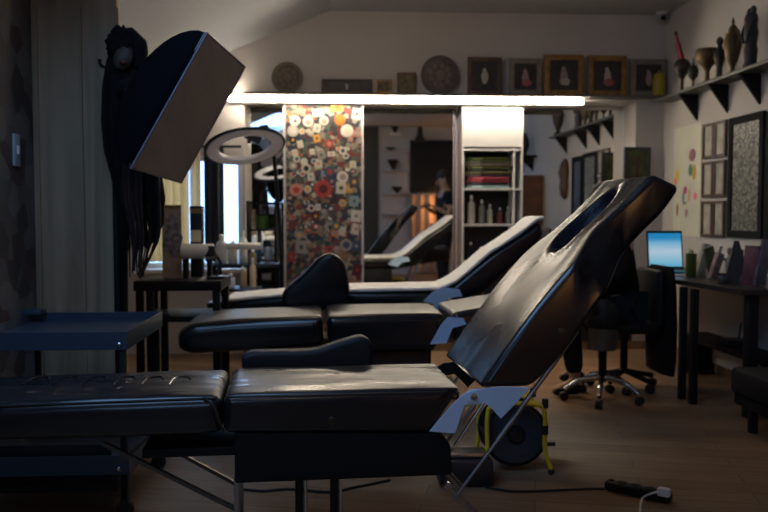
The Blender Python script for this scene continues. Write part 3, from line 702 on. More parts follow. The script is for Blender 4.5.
# low cabinets under the mirrors
for a, c, lb in ((363.5, 462.5, 'low dark counter under the middle mirror'), (523.5, 660, 'low dark counter under the right mirror')):
    xa = P(a, 104, YCB).x+.006; xb = P(c, 104, YCB).x-.006; xb = min(xb, xa1-.005); T = thing('low_counter', ((xa+xb)/2, 7.05, 0), lb, 'counter')
    MB().box2((xa, 7.0, 0), (xb, YM-.04, .44)).build('body', mm('dark_laminate', (.03, .03, .032), .5), T, False)
    MB().box2((xa, 6.98, .44), (xb, YM-.04, .465), bev=.003).build('worktop', white_lam, T, False)
# ------------------------------------------------------------ pictures on the ledge
def picture(px0, px1, py0, py1, fm, art, label, fw=.035, tilt=True, name='framed_picture', cat='picture', mount=None, Y=YB-.07, grp='pictures standing on the ledge'):
    a = P(px0, py0, Y); c = P(px1, py1, Y); z0 = ledge_z if tilt else c.z; x0, x1, z1 = a.x, c.x, a.z
    T = thing(name, ((x0+x1)/2, Y, z0), label, cat, grp)
    b = MB(); y0, y1 = Y-.012, Y+.02
    b.box2((x0, y0, z0), (x0+fw, y1, z1), bev=.003); b.box2((x1-fw, y0, z0), (x1, y1, z1), bev=.003); b.box2((x0+fw, y0, z0), (x1-fw, y1, z0+fw), bev=.003); b.box2((x0+fw, y0, z1-fw), (x1-fw, y1, z1), bev=.003)
    b.build('frame', fm, T)
    i = fw
    if mount: MB().box2((x0+fw, Y-.002, z0+fw), (x1-fw, Y+.01, z1-fw)).build('mount', mount, T, False); i = fw*2
    MB().box2((x0+i, Y-.006, z0+i), (x1-i, Y+.006, z1-i)).build('print', art, T, False)
    return (x0, x1, z0, z1, T, Y)
def figure_art(pic, m, m2=None):
    x0, x1, z0, z1, T, Y = pic; cx = (x0+x1)/2; cz = (z0+z1)/2; h = z1-z0
    b = MB(); b.blob((cx-.004, Y-.0075, cz+h*.14), (h*.055, .003, h*.07), seg=10); b.blob((cx, Y-.0075, cz-.04*h), (h*.09, .003, h*.17), .3, seg=12, seed=cx)
    b.build('painted_figure', m, T)
    if m2: MB().blob((cx+.01, Y-.009, cz-h*.16), (h*.13, .003, h*.09), .4, seg=12, seed=cx*3).build('painted_drapery', m2, T)
dark_art = mm('dark_canvas', (.03, .026, .026), .5, var=.4, vs=14)
pinkp = mm('dusky_pink_paint', (.32, .22, .22), .6); redp = mm('dull_red_paint', (.35, .10, .09), .6); whitep = mm('off_white_paint', (.42, .38, .34), .6)
wood_f = mm('brown_wood_frame', (.10, .055, .03), .5, var=.3, vs=30); pale_f = mm('taupe_frame', (.20, .17, .14), .55, var=.15, vs=20)
p = picture(321.5, 372, 79, 93, wood_dk, dark_art, 'long low dark framed picture on the ledge above the sticker cabinet', .018)
figure_art(p, whitep)
p = picture(376, 391.5, 79.5, 93, gold, mm('ochre_canvas', (.12, .10, .05), .6, var=.5, vs=30), 'tiny gilt framed picture beside the long low one', .018)
p = picture(397, 416, 72.5, 93, wood_f, mm('ochre_canvas', (.1, .1, .1)), 'small brown framed picture just left of the round picture', .025)
p = picture(468, 501.5, 57, 93, wood_f, dark_art, 'brown framed dark picture right of the round picture', .035)
figure_art(p, whitep)
p = picture(509, 541.5, 58, 93, pale_f, dark_art, 'taupe framed picture of a pale figure third from the round picture', .045); figure_art(p, pinkp, redp)
p = picture(544.5, 583, 54.5, 94, gold, dark_art, 'gilt framed picture with a pink-white figure above the end of the light bar', .045); figure_art(p, pinkp, whitep)
p = picture(588.5, 626, 55.5, 95, gold, dark_art, 'gilt framed picture of a triangular pale figure right of the light bar end', .045); figure_art(p, whitep, redp)
p = picture(631, 666, 59, 96, pale_f, dark_art, 'taupe framed picture nearest the right corner on the ledge', .045); figure_art(p, pinkp)
def round_picture(px, r_px, pytop, m, m2, label, name):
    Y = YB-.05; c = P(px, pytop+r_px, Y); r = r_px*Y/825; c.z = ledge_z+r
    T = thing(name, (c.x, Y, ledge_z), label, 'plate'); ry = Matrix.Rotation(pi/2, 3, 'X')
    MB().lathe([(.001, -.006), (r*.86, -.006), (r, -.002), (r, .008), (.001, .012)], c, 40, ry).build('disc', m, T)
    b = MB(); b.lathe([(.001, .0), (r*.8, .0), (r*.8, .003), (.001, .003)], c+Vector((0, -.008, 0)), 36, ry); b.build('face', m2, T)
    o = MB()
    for k in range(9): a = 2*pi*k/9; o.blob(c+Vector((r*.5*cos(a), -.012, r*.5*sin(a))), (r*.12, .003, r*.14), .3, seg=8, seed=k)
    o.blob(c+Vector((0, -.012, 0)), (r*.22, .003, r*.28), .3, seg=10); o.build('relief', mm(name+'_relief', (.16, .12, .10), .6), T)
round_picture(440, 19.5, 58, mm('round_dark', (.07, .055, .055), .5), mm('round_face', (.09, .07, .065), .5, var=.4, vs=20), 'large round dark picture standing on the ledge', 'round_picture')
round_picture(287.5, 15.5, 71, mm('round_olive', (.14, .12, .08), .6), mm('olive_face', (.10, .09, .06), .6, var=.4, vs=25), 'round olive plate at the left end of the ledge', 'decorative_plate')
# small dark framed window-like picture between mirror and corner
pic = picture(624.5, 650, 147, 187, mm('dark_blue_frame', (.03, .035, .04), .4), mm('olive_art', (.06, .08, .02), .5, var=.5, vs=10), 'dark framed picture with olive green bands on the back wall beside the right mirror', .03, tilt=False, Y=YB-.03, grp='wall pictures')
x0_, x1_, z0_, z1_, T_, Y_ = pic
MB().box2((x0_+.1, Y_-.009, z0_+.05), (x0_+.13, Y_-.0062, z1_-.09)).box2((x0_+.03, Y_-.009, z0_+.05), (x1_-.06, Y_-.0062, z0_+.09)).build('printed_bands', mm('maroon_print', (.09, .03, .03), .6), T_, False)

# ============================================================ right wall: shelf, trophies, pictures
sx0 = 2.50
zs_ = PX(730, 80, 2.7).z
zsh = 2.13
T = thing('trophy_shelf', (2.7, 5.9, zsh), 'dark wall shelf on the right wall on triangular brackets', 'shelf')
MB().box2((XR-.17, 4.35, zsh-.022), (XR-.002, 6.82, zsh), bev=.003).build('board', mm('grey_shelf', (.07, .07, .065), .5), T)
for px in (683, 712, 743):
    o = PX(px, 95, XR-.12); y = o.y
    MB().prism([(XR-.003, y, zsh-.026), (XR-.155, y, zsh-.023), (XR-.003, y, zsh-.026-.2)], (0, -.012, 0), (0, .012, 0)).build('bracket', blackm, T, False)
for y in (4.6,):
    MB().prism([(XR-.003, y, zsh-.026), (XR-.155, y, zsh-.023), (XR-.003, y, zsh-.026-.2)], (0, -.012, 0), (0, .012, 0)).build('bracket', blackm, T, False)
def sh(px): # point on shelf at pixel column
    q = PX(px, 80, XR-.09); return Vector((q.x, q.y, zsh+.001))
bronze = mm('dark_bronze', (.035, .028, .022), .45, metal=.5); redg = mm('red_glass', (.35, .012, .03), .25)
q = sh(682)
T = thing('hookah', q, 'dark vessel with a slanting red stem at the corner end of the trophy shelf', 'ornament')
MB().lathe([(.05, 0), (.05, .012), (.018, .03), (.016, .12), (.03, .15), (.07, .20), (.075, .26), (.05, .30), (.03, .31)], q, 20).build('vessel', bronze, T)
MB().tube([q+Vector((0, 0, .29)), q+Vector((-.03, 0, .40)), q+Vector((-.06, 0, .53))], [.028, .022, .012], 12, smooth=4).build('red_stem', redg, T)
MB().blob(q+Vector((-.065, 0, .54)), (.018, .018, .02), seg=10).build('tip', bronze, T)
q = sh(693)
T = thing('small_goblet', q, 'small dark goblet between the red-stemmed vessel and the wide cup', 'ornament')
MB().lathe([(.035, 0), (.035, .01), (.01, .03), (.01, .08), (.045, .12), (.05, .18), (.03, .22), (.006, .225)], q, 18).build('bowl', mm('green_bronze', (.03, .035, .028), .5, metal=.4), T)
MB().tube([q+Vector((0, 0, .22)), q+Vector((0, 0, .30))], [.008, .003], 8).build('finial', bronze, T)
q = sh(707)
T = thing('trophy_cup', q, 'wide bronze cup with a stem on the trophy shelf', 'trophy')
MB().lathe([(.06, 0), (.06, .015), (.025, .035), (.02, .12), (.045, .17), (.10, .23), (.115, .31), (.105, .345), (.09, .34)], q, 24).build('cup', brass, T)
for s_ in (-1, 1): MB().tube([q+Vector((0, s_*.10, .32)), q+Vector((0, s_*.14, .30)), q+Vector((0, s_*.13, .24)), q+Vector((0, s_*.08, .22))], .008, 8, smooth=4).build('handle', brass, T)
q = sh(719)
T = thing('figurine', q, 'slim bronze figurine between the wide cup and the ewer', 'figurine')
MB().lathe([(.045, 0), (.045, .02), (.03, .03), (.028, .12), (.05, .2), (.045, .27), (.02, .32), (.022, .33)], q, 16).build('body', bronze, T)
MB().blob(q+Vector((0, 0, .37)), (.035, .035, .042), .1, seg=12).build('head', bronze, T)
q = sh(732)
T = thing('ewer', q, 'tall lidded brass ewer with a curved handle', 'jug')
MB().lathe([(.055, 0), (.055, .012), (.022, .04), (.022, .08), (.05, .14), (.085, .28), (.08, .36), (.045, .43), (.04, .455)], q, 24).build('body', brass, T)
MB().lathe([(.045, .452), (.03, .48), (.01, .50), (.016, .52), (.006, .55), (.002, .57)], q, 16).build('lid', brass, T)
MB().tube([q+Vector((0, -.04, .43)), q+Vector((0, -.11, .42)), q+Vector((0, -.13, .33)), q+Vector((0, -.08, .25))], .009, 8, smooth=5).build('handle', brass, T)
MB().tube([q+Vector((0, .08, .3)), q+Vector((0, .13, .38)), q+Vector((0, .15, .45))], [.018, .012, .009], 8, smooth=4).build('spout', mm('yellow_brass', (.35, .25, .05), .35, metal=.7), T)
q = sh(750)
T = thing('carved_statue', q, 'tall black carved statue at the near end of the trophy shelf', 'statue')
b = MB(); b.lathe([(.06, 0), (.062, .03), (.05, .06), (.058, .16), (.048, .2), (.06, .30), (.05, .36), (.055, .42), (.045, .46)], q, 14)
b.build('body', mm('blue_black_carving', (.014, .013, .022), .45, bump=.8, bs=25), T)
for s_ in (-.03, .028): MB().blob(q+Vector((0, s_, .475+.01*(s_ < 0))), (.026, .026, .04), .3, seg=12).build('head', M_['blue_black_carving'], T)
for s_ in (-1, 1): MB().tube([q+Vector((-.01, s_*.05, .4)), q+Vector((-.05, s_*.055, .3)), q+Vector((-.055, s_*.02, .22))], [.016, .014, .012], 8, smooth=4).build('arm', M_['blue_black_carving'], T)
q = P(671.5, 88, 6.72); q.z = ledge_z+.001; q.x = 2.76; q.y = 6.925
T = thing('yellow_pot', q, 'small yellow pot on the ledge in the corner', 'pot')
MB().lathe([(.045, 0), (.055, .02), (.055, .14), (.045, .16), (.05, .18), (.04, .18)], q, 18).build('body', mm('yellow_glaze', (.40, .30, .02), .35), T)
MB().lathe([(.04, .181), (.025, .195), (.008, .20), (.01, .215), (.003, .22)], q, 14).build('lid', M_['yellow_glaze'], T)
# more shelf trophies near the camera, seen in the mirror
for (yy, n, lb) in ((4.62, 0, 'dark urn beyond the right edge of the frame, seen in the mirror'), ):
    q = Vector((XR-.12, yy, zsh+.001)); T = thing('urn', q, lb, 'ornament')
    MB().lathe([(.05, 0), (.05, .02), (.02, .05), (.06, .15), (.075, .25), (.04, .33), (.05, .36)], q, 18).build('body', bronze, T)
T = thing('mirror_side_shelf', (2.7, 2.6, 1.98), 'dark bracket shelf nearer the camera, seen only in the right mirror', 'shelf')
MB().box2((XR-.22, 1.5, 1.975), (XR-.002, 3.1, 2.0)).build('board', blackm, T, False)
for y in (1.7, 2.3, 2.9): MB().prism([(XR-.003, y, 1.975), (XR-.2, y, 1.975), (XR-.003, y, 1.78)], (0, -.012, 0), (0, .012, 0)).build('bracket', blackm, T, False)
for i, (y, h) in enumerate(((1.75, .25), (2.1, .32), (2.5, .22), (2.85, .3))):
    q = Vector((XR-.11, y, 2.001)); T = thing('urn', q, ['squat urn', 'tallest urn', 'smallest urn', 'slender urn'][i]+' on the shelf nearer the camera, seen in the mirror', 'ornament', 'urns on the nearer shelf')
    MB().lathe([(.045, 0), (.02, .04), (.06, h*.5), (.05, h*.8), (.02, h), (.03, h+.02)], q, 14).build('body', bronze, T)
# wall papers and frames
def wallrect(name, pa_, pb_, m, X, th_=.006):
    a = PX(*pa_, X); c = PX(*pb_, X); return a, c
Xw = XR-.002
def wp(px, py): return PX(px, py, XR-.01)
a = wp(674, 130); c = wp(699, 236); z1 = wp(686, 126).z; z0 = wp(686, 236).z
T = thing('paper_drawing', (XR-.004, (a.y+c.y)/2, z0), 'large white paper with colourful drawings taped to the right wall', 'drawing')
MB().box2((XR-.006, c.y, z0), (XR-.001, a.y, z1)).build('sheet', mm('drawing_paper', (.62, .62, .50), .8, var=.06, vs=4), T, False)
def dab(px, py, ry_, rz_, col, nm, seed):
    q = wp(px, py); MB().blob((XR-.0075, q.y, q.z), (.0025, ry_, rz_), .5, seg=12, seed=seed).build('painted_mark', mm('dab_'+nm, col, .7), T)
for i, (px, py, ry_, rz_, col, nm) in enumerate([(677, 175, .035, .05, (.75, .55, .05), 'yellow'), (675, 182, .03, .04, (.8, .25, .15), 'coral'), (692, 155, .06, .045, (.30, .12, .16), 'mauve'), (690, 170, .04, .045, (.06, .22, .12), 'green'), (694, 172, .035, .06, (.55, .35, .05), 'ochre'),
        (685, 190, .035, .03, (.45, .05, .2), 'magenta'), (683, 198, .02, .06, (.15, .2, .35), 'blue'), (689, 195, .02, .05, (.55, .3, .15), 'brown'), (695, 196, .035, .03, (.85, .2, .3), 'pink'), (677, 210, .02, .05, (.25, .1, .06), 'sepia'), (686, 213, .03, .03, (.35, .2, .25), 'plum'), (685, 203, .02, .012, (.06, .22, .12), 'green')]): dab(px, py, ry_, rz_, col, nm, i)
def wall_frame(px0, px1, pyt, pyb, fm, inner, label, fw=.02, pxm=None, z01=None):
    ya_ = wp(px0, 180).y; yb_ = wp(px1, 180).y
    z1 = z01[1] if z01 else wp(px0, pyt).z; z0 = z01[0] if z01 else wp(px0, pyb).z
    T = thing('framed_picture', (XR-.01, (ya_+yb_)/2, z0), label, 'picture', 'frames on the right wall'); b = MB(); x0_, x1_ = XR-.022, XR-.001
    b.box2((x0_, yb_, z0), (x1_, yb_+fw, z1)); b.box2((x0_, ya_-fw, z0), (x1_, ya_, z1)); b.box2((x0_, yb_+fw, z0), (x1_, ya_-fw, z0+fw)); b.box2((x0_, yb_+fw, z1-fw), (x1_, ya_-fw, z1)); b.build('frame', fm, T, False)
    MB().box2((XR-.012, yb_+fw, z0+fw), (XR-.002, ya_-fw, z1-fw)).build('print', inner, T, False); return T
pale_print = mm('pale_print', (.38, .36, .30), .6, var=.2, vs=12)
ztop = wp(703, 125).z; hs = [(ztop-.36*(k+1)+.035, ztop-.36*k) for k in range(3)]
zz = [wp(714, y).z for y in (122.5, 158, 161, 197, 201, 237)]
pos = ['top', 'middle', 'bottom']
for r in range(3):
    for cidx, (a0, a1) in enumerate(((703, 713.5), (714.5, 725.5))):
        wall_frame(a0, a1, 0, 0, wood_f, pale_print, '%s %s of six small wooden frames beside the big dark one' % (pos[r], ['left', 'right'][cidx]), .022, z01=(zz[2*r+1], zz[2*r]))
dens = collage_mat('dense_mosaic', 60, [(.04, .04, .035), (.20, .19, .14), (.07, .07, .06), (.13, .13, .09), (.25, .24, .19)], .5)
T = wall_frame(729, 763.5, 119, 237, mm('black_frame', (.012, .013, .016), .8, spec=.1), dens, 'big black frame filled with a dense grey speckled pattern', .05)
wall_frame(766, 800, 112, 240, M_['black_frame'], mm('dusk_print', (.05, .05, .055), .4, var=.3), 'black framed dark picture cut by the right edge of the photo', .06)
# guitar-like carved wooden ornament seen in the mirror
q = Vector((XR-.03, 4.62, 1.35)); T = thing('carved_wood_ornament', q, 'brown carved wooden wall ornament seen in the right mirror', 'ornament')
MB().lathe([(.01, 0), (.05, .05), (.07, .15), (.06, .24), (.085, .32), (.06, .42), (.03, .47), (.01, .5)], q, 16).build('carving', mm('carved_brown_wood', (.07, .035, .02), .5, bump=.6, bs=30), T)
for o_, k_ in (('hookah', .86), ('small_goblet', .8), ('trophy_cup', .74), ('figurine', .74), ('ewer', .70), ('carved_statue', .78)):
    bpy.data.objects[o_].scale = (k_, k_, k_)
# security camera in the corner
q = P(662, 17, 6.9)
T = thing('security_camera', q, 'small white security camera in the ceiling corner', 'camera')
MB().lathe([(.05, 0), (.05, .03), (.03, .045), (.03, .06)], q+Vector((0, .0, .02)), 20).build('mount', white_pl, T)
MB().blob(q, (.052, .05, .048), seg=18).build('dome', mm('grey_white_plastic', (.35, .35, .34), .4), T)
MB().blob(q+Vector((-.004, -.04, -.014)), (.024, .02, .024), seg=14).build('lens', blackp, T)
MB().box2((q.x-.02, q.y, q.z+.06), (q.x+.02, YB, q.z+.09)).build('arm', white_pl, T, False)

# ============================================================ desk
zd = .745
T = thing('desk', (2.5, 5.5, 0), 'black desk along the right wall with thin metal legs', 'desk')
dX = 2.27
bl = mm('black_desktop', (.022, .022, .024), .35)
MB().prism([(dX+.03, 4.52, zd-.03), (XR-.02, 4.46, zd-.03), (XR-.02, 6.6, zd-.03), (2.05, 6.6, zd-.03), (2.08, 5.75, zd-.03), (dX-.03, 5.2, zd-.03)], (0, 0, 0), (0, 0, .03)).build('desktop', bl, T, False)
def dleg(px, py, w_=.022):
    g = G(px, py); return MB().box2((g.x-w_, g.y-w_, 0), (g.x+w_, g.y+w_, zd-.03), bev=.002).build('leg', blackm, T)
dleg(681.5, 399, .02); dleg(692.5, 404, .021)
MB().box2((2.36, 4.55, 0), (2.42, 4.61, zd-.03), bev=.003).build('leg', blackm, T)
MB().box2((2.12, 6.45, 0), (2.16, 6.49, zd-.03), bev=.003).build('leg', blackm, T)
MB().box2((2.70, 4.55, 0), (2.76, 4.61, zd-.03), bev=.003).build('leg', blackm, T)
# low shelf beneath with router
a = 2.62
T = thing('low_shelf', (2.7, 5.2, 0), 'low black shelf under the desk against the right wall', 'shelf')
MB().box2((2.56, 4.75, .26), (XR-.065, 5.95, .30), bev=.003).build('board', blackm, T)
for y in (4.78, 5.88): MB().box2((2.60, y, 0), (2.80, y+.03, .26)).build('side', blackm, T, False)
T = thing('router', (2.68, 5.35, .301), 'black router with cables on the low shelf under the desk', 'router')
MB().box2((2.62, 5.24, .301), (2.76, 5.44, .335), bev=.006).build('case', blackp, T)
for k in range(3): MB().tube([(2.74, 5.27+k*.07, .33), (2.745, 5.27+k*.07-.02, .44)], .006, 8).build('antenna', blackp, T)
b = MB()
for k in range(4): b.tube([(2.66+k*.02, 5.2+.03*k, .32), (2.7, 5.12+.04*k, .36+.01*k), (2.78, 5.25, .5), (XR-.02, 5.3+.04*k, .72)], .004, 6, smooth=5)
b.build('cable', rubber, T)
T = tag(MB().box2((XR-.06, 4.9, .08), (XR-.017, 6.2, .2), bev=.004).build('cable_duct', white_pl), 'white cable duct low on the right wall under the desk', 'cable duct')
# bench at lower right
g = G(750, 432)
T = thing('padded_bench', (2.55, 4.2, 0), 'low dark padded bench at the right edge of the photo', 'bench')
MB().box2((2.19, 3.95, .19), (XR-.03, 4.42, .33), bev=.025).build('cushion', leather_dull, T)
MB().box2((2.21, 3.97, .13), (XR-.05, 4.40, .192)).build('frame', blackm, T, False)
for x, y in ((2.24, 4.25), (2.24, 4.0), (2.75, 4.0), (2.75, 4.36)): MB().box2((x-.02, y-.02, 0), (x+.02, y+.02, .13), bev=.002).build('leg', blackm, T)
# laptop
Yl = 6.0; a = P(650, 232, Yl); c = P(683, 263, Yl)
lc = P(666, 267, Yl); 
T = thing('laptop', (lc.x, Yl, zd), 'open laptop with a bright blue and white screen on the desk', 'laptop')
w2 = (P(682.5, 250, Yl).x-P(647, 250, Yl).x)/2; zt = P(666, 231, Yl).z; zbm = zd+.02
rot = Matrix.Rotation(radians(-8), 3, 'X'); hh = zt-zbm
cxl = lc.x
def lp(u, v, d_): return Vector((cxl+u, Yl+.045*v/hh*1.0+d_, zbm+v))
MB().prism([lp(-w2, 0, 0), lp(w2, 0, 0), lp(w2*1.0, hh, 0), lp(-w2, hh, 0)], (0, .0, 0), (0, .012, 0)).build('lid', blackp, T, False)
scr = bpy.data.materials.new('laptop_screen'); scr.use_nodes = True; nt = scr.node_tree; bb = nt.nodes['Principled BSDF']
tc = nt.nodes.new('ShaderNodeTexCoord'); sp_ = nt.nodes.new('ShaderNodeSeparateXYZ'); rp = nt.nodes.new('ShaderNodeValToRGB')
nt.links.new(tc.outputs['Generated'], sp_.inputs[0]); nt.links.new(sp_.outputs['Z'], rp.inputs[0]); nt.links.new(rp.outputs[0], bb.inputs['Emission Color'])
cr = rp.color_ramp; cr.elements[0].color = (.12, .50, .75, 1); cr.elements[0].position = 0; cr.elements[1].color = (.02, .28, .62, 1); cr.elements[1].position = .95
for ps_, cc in ((.2, (.30, .62, .82, 1)), (.45, (.55, .72, .88, 1)), (.7, (.22, .55, .80, 1)), (.85, (.02, .30, .62, 1))): e = cr.elements.new(ps_); e.color = cc
bb.inputs['Base Color'].default_value = (.01, .01, .01, 1); bb.inputs['Emission Strength'].default_value = .42
MB().prism([lp(-w2*.92, .018, 0), lp(w2*.92, .018, 0), lp(w2*.92, hh*.94, 0), lp(-w2*.92, hh*.94, 0)], (0, -.002, 0), (0, .001, 0)).build('screen', scr, T, False)
MB().box2((cxl-w2, Yl-.20, zd+.001), (cxl+w2, Yl+.005, zd+.02), bev=.003).build('keyboard_base', blackp, T)
MB().box2((cxl-w2*.85, Yl-.12, zd+.0195), (cxl+w2*.85, Yl-.02, zd+.0225)).build('keys', blackm, T, False)
q = Vector((cxl+.01, Yl-.26, zd)); tag(MB().box(q+Vector((0, 0, .012)), (.17, .1, .022), Matrix.Rotation(.15, 3, 'Z'), bev=.004).build('notebook', mm('teal_cover', (.02, .22, .32), .5)), 'teal notebook on the desk in front of the laptop', 'notebook')
q = Vector((cxl-.03, Yl-.39, zd)); tag(MB().box(q+Vector((0, 0, .004)), (.30, .16, .006), Matrix.Rotation(.1, 3, 'Z')).build('paper_sheet', mm('sheet_grey', (.30, .32, .34), .7), None, False), 'pale sheet of paper lying flat before the teal notebook', 'paper')
def deskitem(px, Y): return Vector((P(px, 270, Y).x, Y, zd+.001))
q = deskitem(691, 5.45)
T = thing('pen_cup', q, 'olive green tumbler on the desk right of the laptop', 'cup'); gm = mm('olive_glass', (.07, .10, .015), .3)
MB().lathe([(.030, 0), (.034, .005), (.037, .16), (.033, .16), (.030, .01)], q, 20).build('tumbler', gm, T)
MB().lathe([(.002, .1), (.006, .1), (.006, .185), (.002, .195)], q+Vector((-.012, 0, 0)), 8).build('pen', mm('cream_pen', (.6, .6, .3), .4), T)
MB().lathe([(.002, .1), (.005, .1), (.005, .18), (.002, .185)], q+Vector((.012, 0.01, 0)), 8).build('pen', blackp, T)
rnd = random.Random(11)
def book(px, Y, w_, h, t_, tilt, col, nm, label, cat='book'):
    q = deskitem(px, Y); T = thing(nm, q, label, cat, 'things leaning on the desk')
    R_ = Matrix.Rotation(radians(tilt), 3, 'Y') @ Matrix.Rotation(radians(25), 3, 'Z'); zz_ = abs(cos(radians(tilt)))*h/2+abs(sin(radians(tilt)))*w_/2
    MB().box(q+Vector((0, 0, zz_)), (w_, t_, h), R_, bev=.003).build('cover', mm(nm+'_'+label[:14].replace(' ', '_'), col, .55, var=.3, vs=18), T)
    MB().box(q+Vector((0, 0, zz_)), (w_*.9, t_*.8, h*1.01), R_).build('pages', pale_print, T)
book(703, 5.5, .07, .22, .03, 12, (.35, .33, .28), 'leaning_card', 'pale card leaning right of the olive tumbler', 'card')
book(711, 5.4, .09, .20, .02, -14, (.06, .08, .04), 'leaning_card', 'dark green card leaning on the pale card', 'card')
book(716, 5.25, .06, .17, .03, 18, (.25, .15, .15), 'leaning_card', 'pinkish card slanting beside the dark green one', 'card')
book(752, 4.75, .03, .24, .10, 3, (.11, .03, .055), 'binder', 'crimson binder standing near the right edge of the desk', 'binder')
book(763, 4.72, .09, .27, .02, 10, (.10, .10, .13), 'plastic_sleeve', 'grey-violet plastic sleeve leaning at the right edge of the desk', 'folder')
q = deskitem(730, 5.15); T = thing('desk_figurine', q, 'grey figurine with raised arms standing in the middle of the desk', 'figurine')
MB().lathe([(.04, 0), (.042, .015), (.02, .03), (.03, .08), (.035, .13), (.015, .16), (.012, .17)], q, 14).blob(q+Vector((0, 0, .19)), (.022, .022, .028), .1, seg=12).tube([q+Vector((-.03, 0, .13)), q+Vector((-.07, 0, .17)), q+Vector((-.06, 0, .22))], .009, 8, smooth=4).tube([q+Vector((.03, 0, .13)), q+Vector((.07, 0, .15)), q+Vector((.08, 0, .20))], .009, 8, smooth=4).build('body', mm('grey_resin', (.16, .15, .15), .5, var=.3, vs=30), T)
q = deskitem(738, 5.0); T = thing('cardboard_sign', q, 'dark angular card stand left of the crimson binder', 'stand')
MB().prism([q+Vector((-.09, 0, 0)), q+Vector((.09, 0, 0)), q+Vector((.02, .04, .26)), q+Vector((-.01, .04, .26))], (0, -.004, 0), (0, .004, 0)).build('panel', mm('charcoal_card', (.04, .04, .05), .5), T, False)
MB().prism([q+Vector((-.02, .15, 0)), q+Vector((.02, .15, 0)), q+Vector((.01, .045, .2)), q+Vector((-.0, .045, .2))], (0, -.003, 0), (0, .003, 0)).build('strut', blackm, T, False)
for i, (px, Y, s_) in enumerate(((722, 4.95, .03), (745, 4.85, .026))):
    q = deskitem(px, Y); T = thing('small_jar', q, ['small dark jar in front of the grey figurine', 'small dark jar beside the crimson binder'][i], 'jar', 'small jars on the desk')
    MB().lathe([(s_*.9, 0), (s_, .005), (s_, .04), (s_*.8, .05)], q, 16).build('pot', mm('jar_glass', (.06, .05, .05), .2), T); MB().lathe([(s_*.85, .05), (s_*.85, .062), (.004, .064)], q, 16).build('lid', blackp, T)

# ============================================================ people
def skin_mesh(name, verts, edges, radii, m, parent, root=0, sub=2):
    me = bpy.data.meshes.new(name); me.from_pydata(verts, edges, []); o = bpy.data.objects.new(name, me); C.objects.link(o)
    sk = o.modifiers.new('s', 'SKIN'); sk.use_smooth_shade = True
    for i, r in enumerate(radii):
        rr = r if isinstance(r, tuple) else (r, r); me.skin_vertices[0].data[i].radius = rr
    me.skin_vertices[0].data[root].use_root = True
    ss = o.modifiers.new('u', 'SUBSURF'); ss.levels = sub; ss.render_levels = sub
    dg = bpy.context.evaluated_depsgraph_get(); ev = o.evaluated_get(dg); nm = bpy.data.meshes.new_from_object(ev)
    bpy.data.objects.remove(o); bpy.data.meshes.remove(me); nm.materials.clear(); nm.materials.append(m); nm.name = name
    o = bpy.data.objects.new(name, nm); C.objects.link(o); nm.polygons.foreach_set('use_smooth', [True]*len(nm.polygons)); o.parent = parent
    return o
def face(parent, hc, fwd, sc=1.0):
    """eyes, nose, mouth, ears on a head centred at hc looking along fwd"""
    fwd = Vector(fwd).normalized(); sd = fwd.cross(Vector((0, 0, 1))).normalized()
    for s_ in (-1, 1):
        MB().blob(hc+fwd*.083+sd*s_*.032+Vector((0, 0, .0)), (.012, .012, .009), seg=10).build('eye', mm('eye_dark', (.05, .04, .035), .3), parent)
        MB().blob(hc+sd*s_*.078-fwd*.005+Vector((0, 0, -.005)), (.014, .02, .03), seg=10).build('ear', skinm, parent)
    MB().tube([hc+fwd*.088+Vector((0, 0, .01)), hc+fwd*.112+Vector((0, 0, -.03)), hc+fwd*.09+Vector((0, 0, -.038))], [.008, .014, .008], 8).build('nose', skinm, parent)
    MB().tube([hc+fwd*.082+sd*.022+Vector((0, 0, -.066)), hc+fwd*.092+Vector((0, 0, -.065)), hc+fwd*.082-sd*.022+Vector((0, 0, -.066))], .005, 8, smooth=4).build('mouth', mm('lips', (.30, .12, .10), .5), parent)
def hand(parent, wrist, dirv, side, up=Vector((0, 0, 1)), curl=.5):
    d = Vector(dirv).normalized(); lat = d.cross(up).normalized()*side; dn = -up
    V = [wrist, wrist+d*.05, wrist+d*.09]; E = [(0, 1), (1, 2)]; Rr = [(.022, .03), (.022, .04), (.018, .04)]
    o = skin_mesh('palm', V, E, Rr, skinm, parent)
    for k, (off, ln) in enumerate(((-.03, .075), (-.01, .085), (.01, .08), (.028, .062))):
        b0 = wrist+d*.085+lat*off; p1 = b0+(d*cos(curl)+dn*sin(curl))*ln*.45; p2 = p1+(d*cos(curl*2)+dn*sin(curl*2))*ln*.33; p3 = p2+(d*cos(curl*2.8)+dn*sin(curl*2.8))*ln*.25
        skin_mesh('finger', [b0, p1, p2, p3], [(0, 1), (1, 2), (2, 3)], [.0095, .009, .0085, .0065], skinm, o, sub=1)
    b0 = wrist+d*.03-lat*.03; skin_mesh('thumb', [b0, b0+d*.03-lat*.03, b0+d*.06-lat*.035+dn*.015], [(0, 1), (1, 2)], [.012, .011, .008], skinm, o, sub=1)

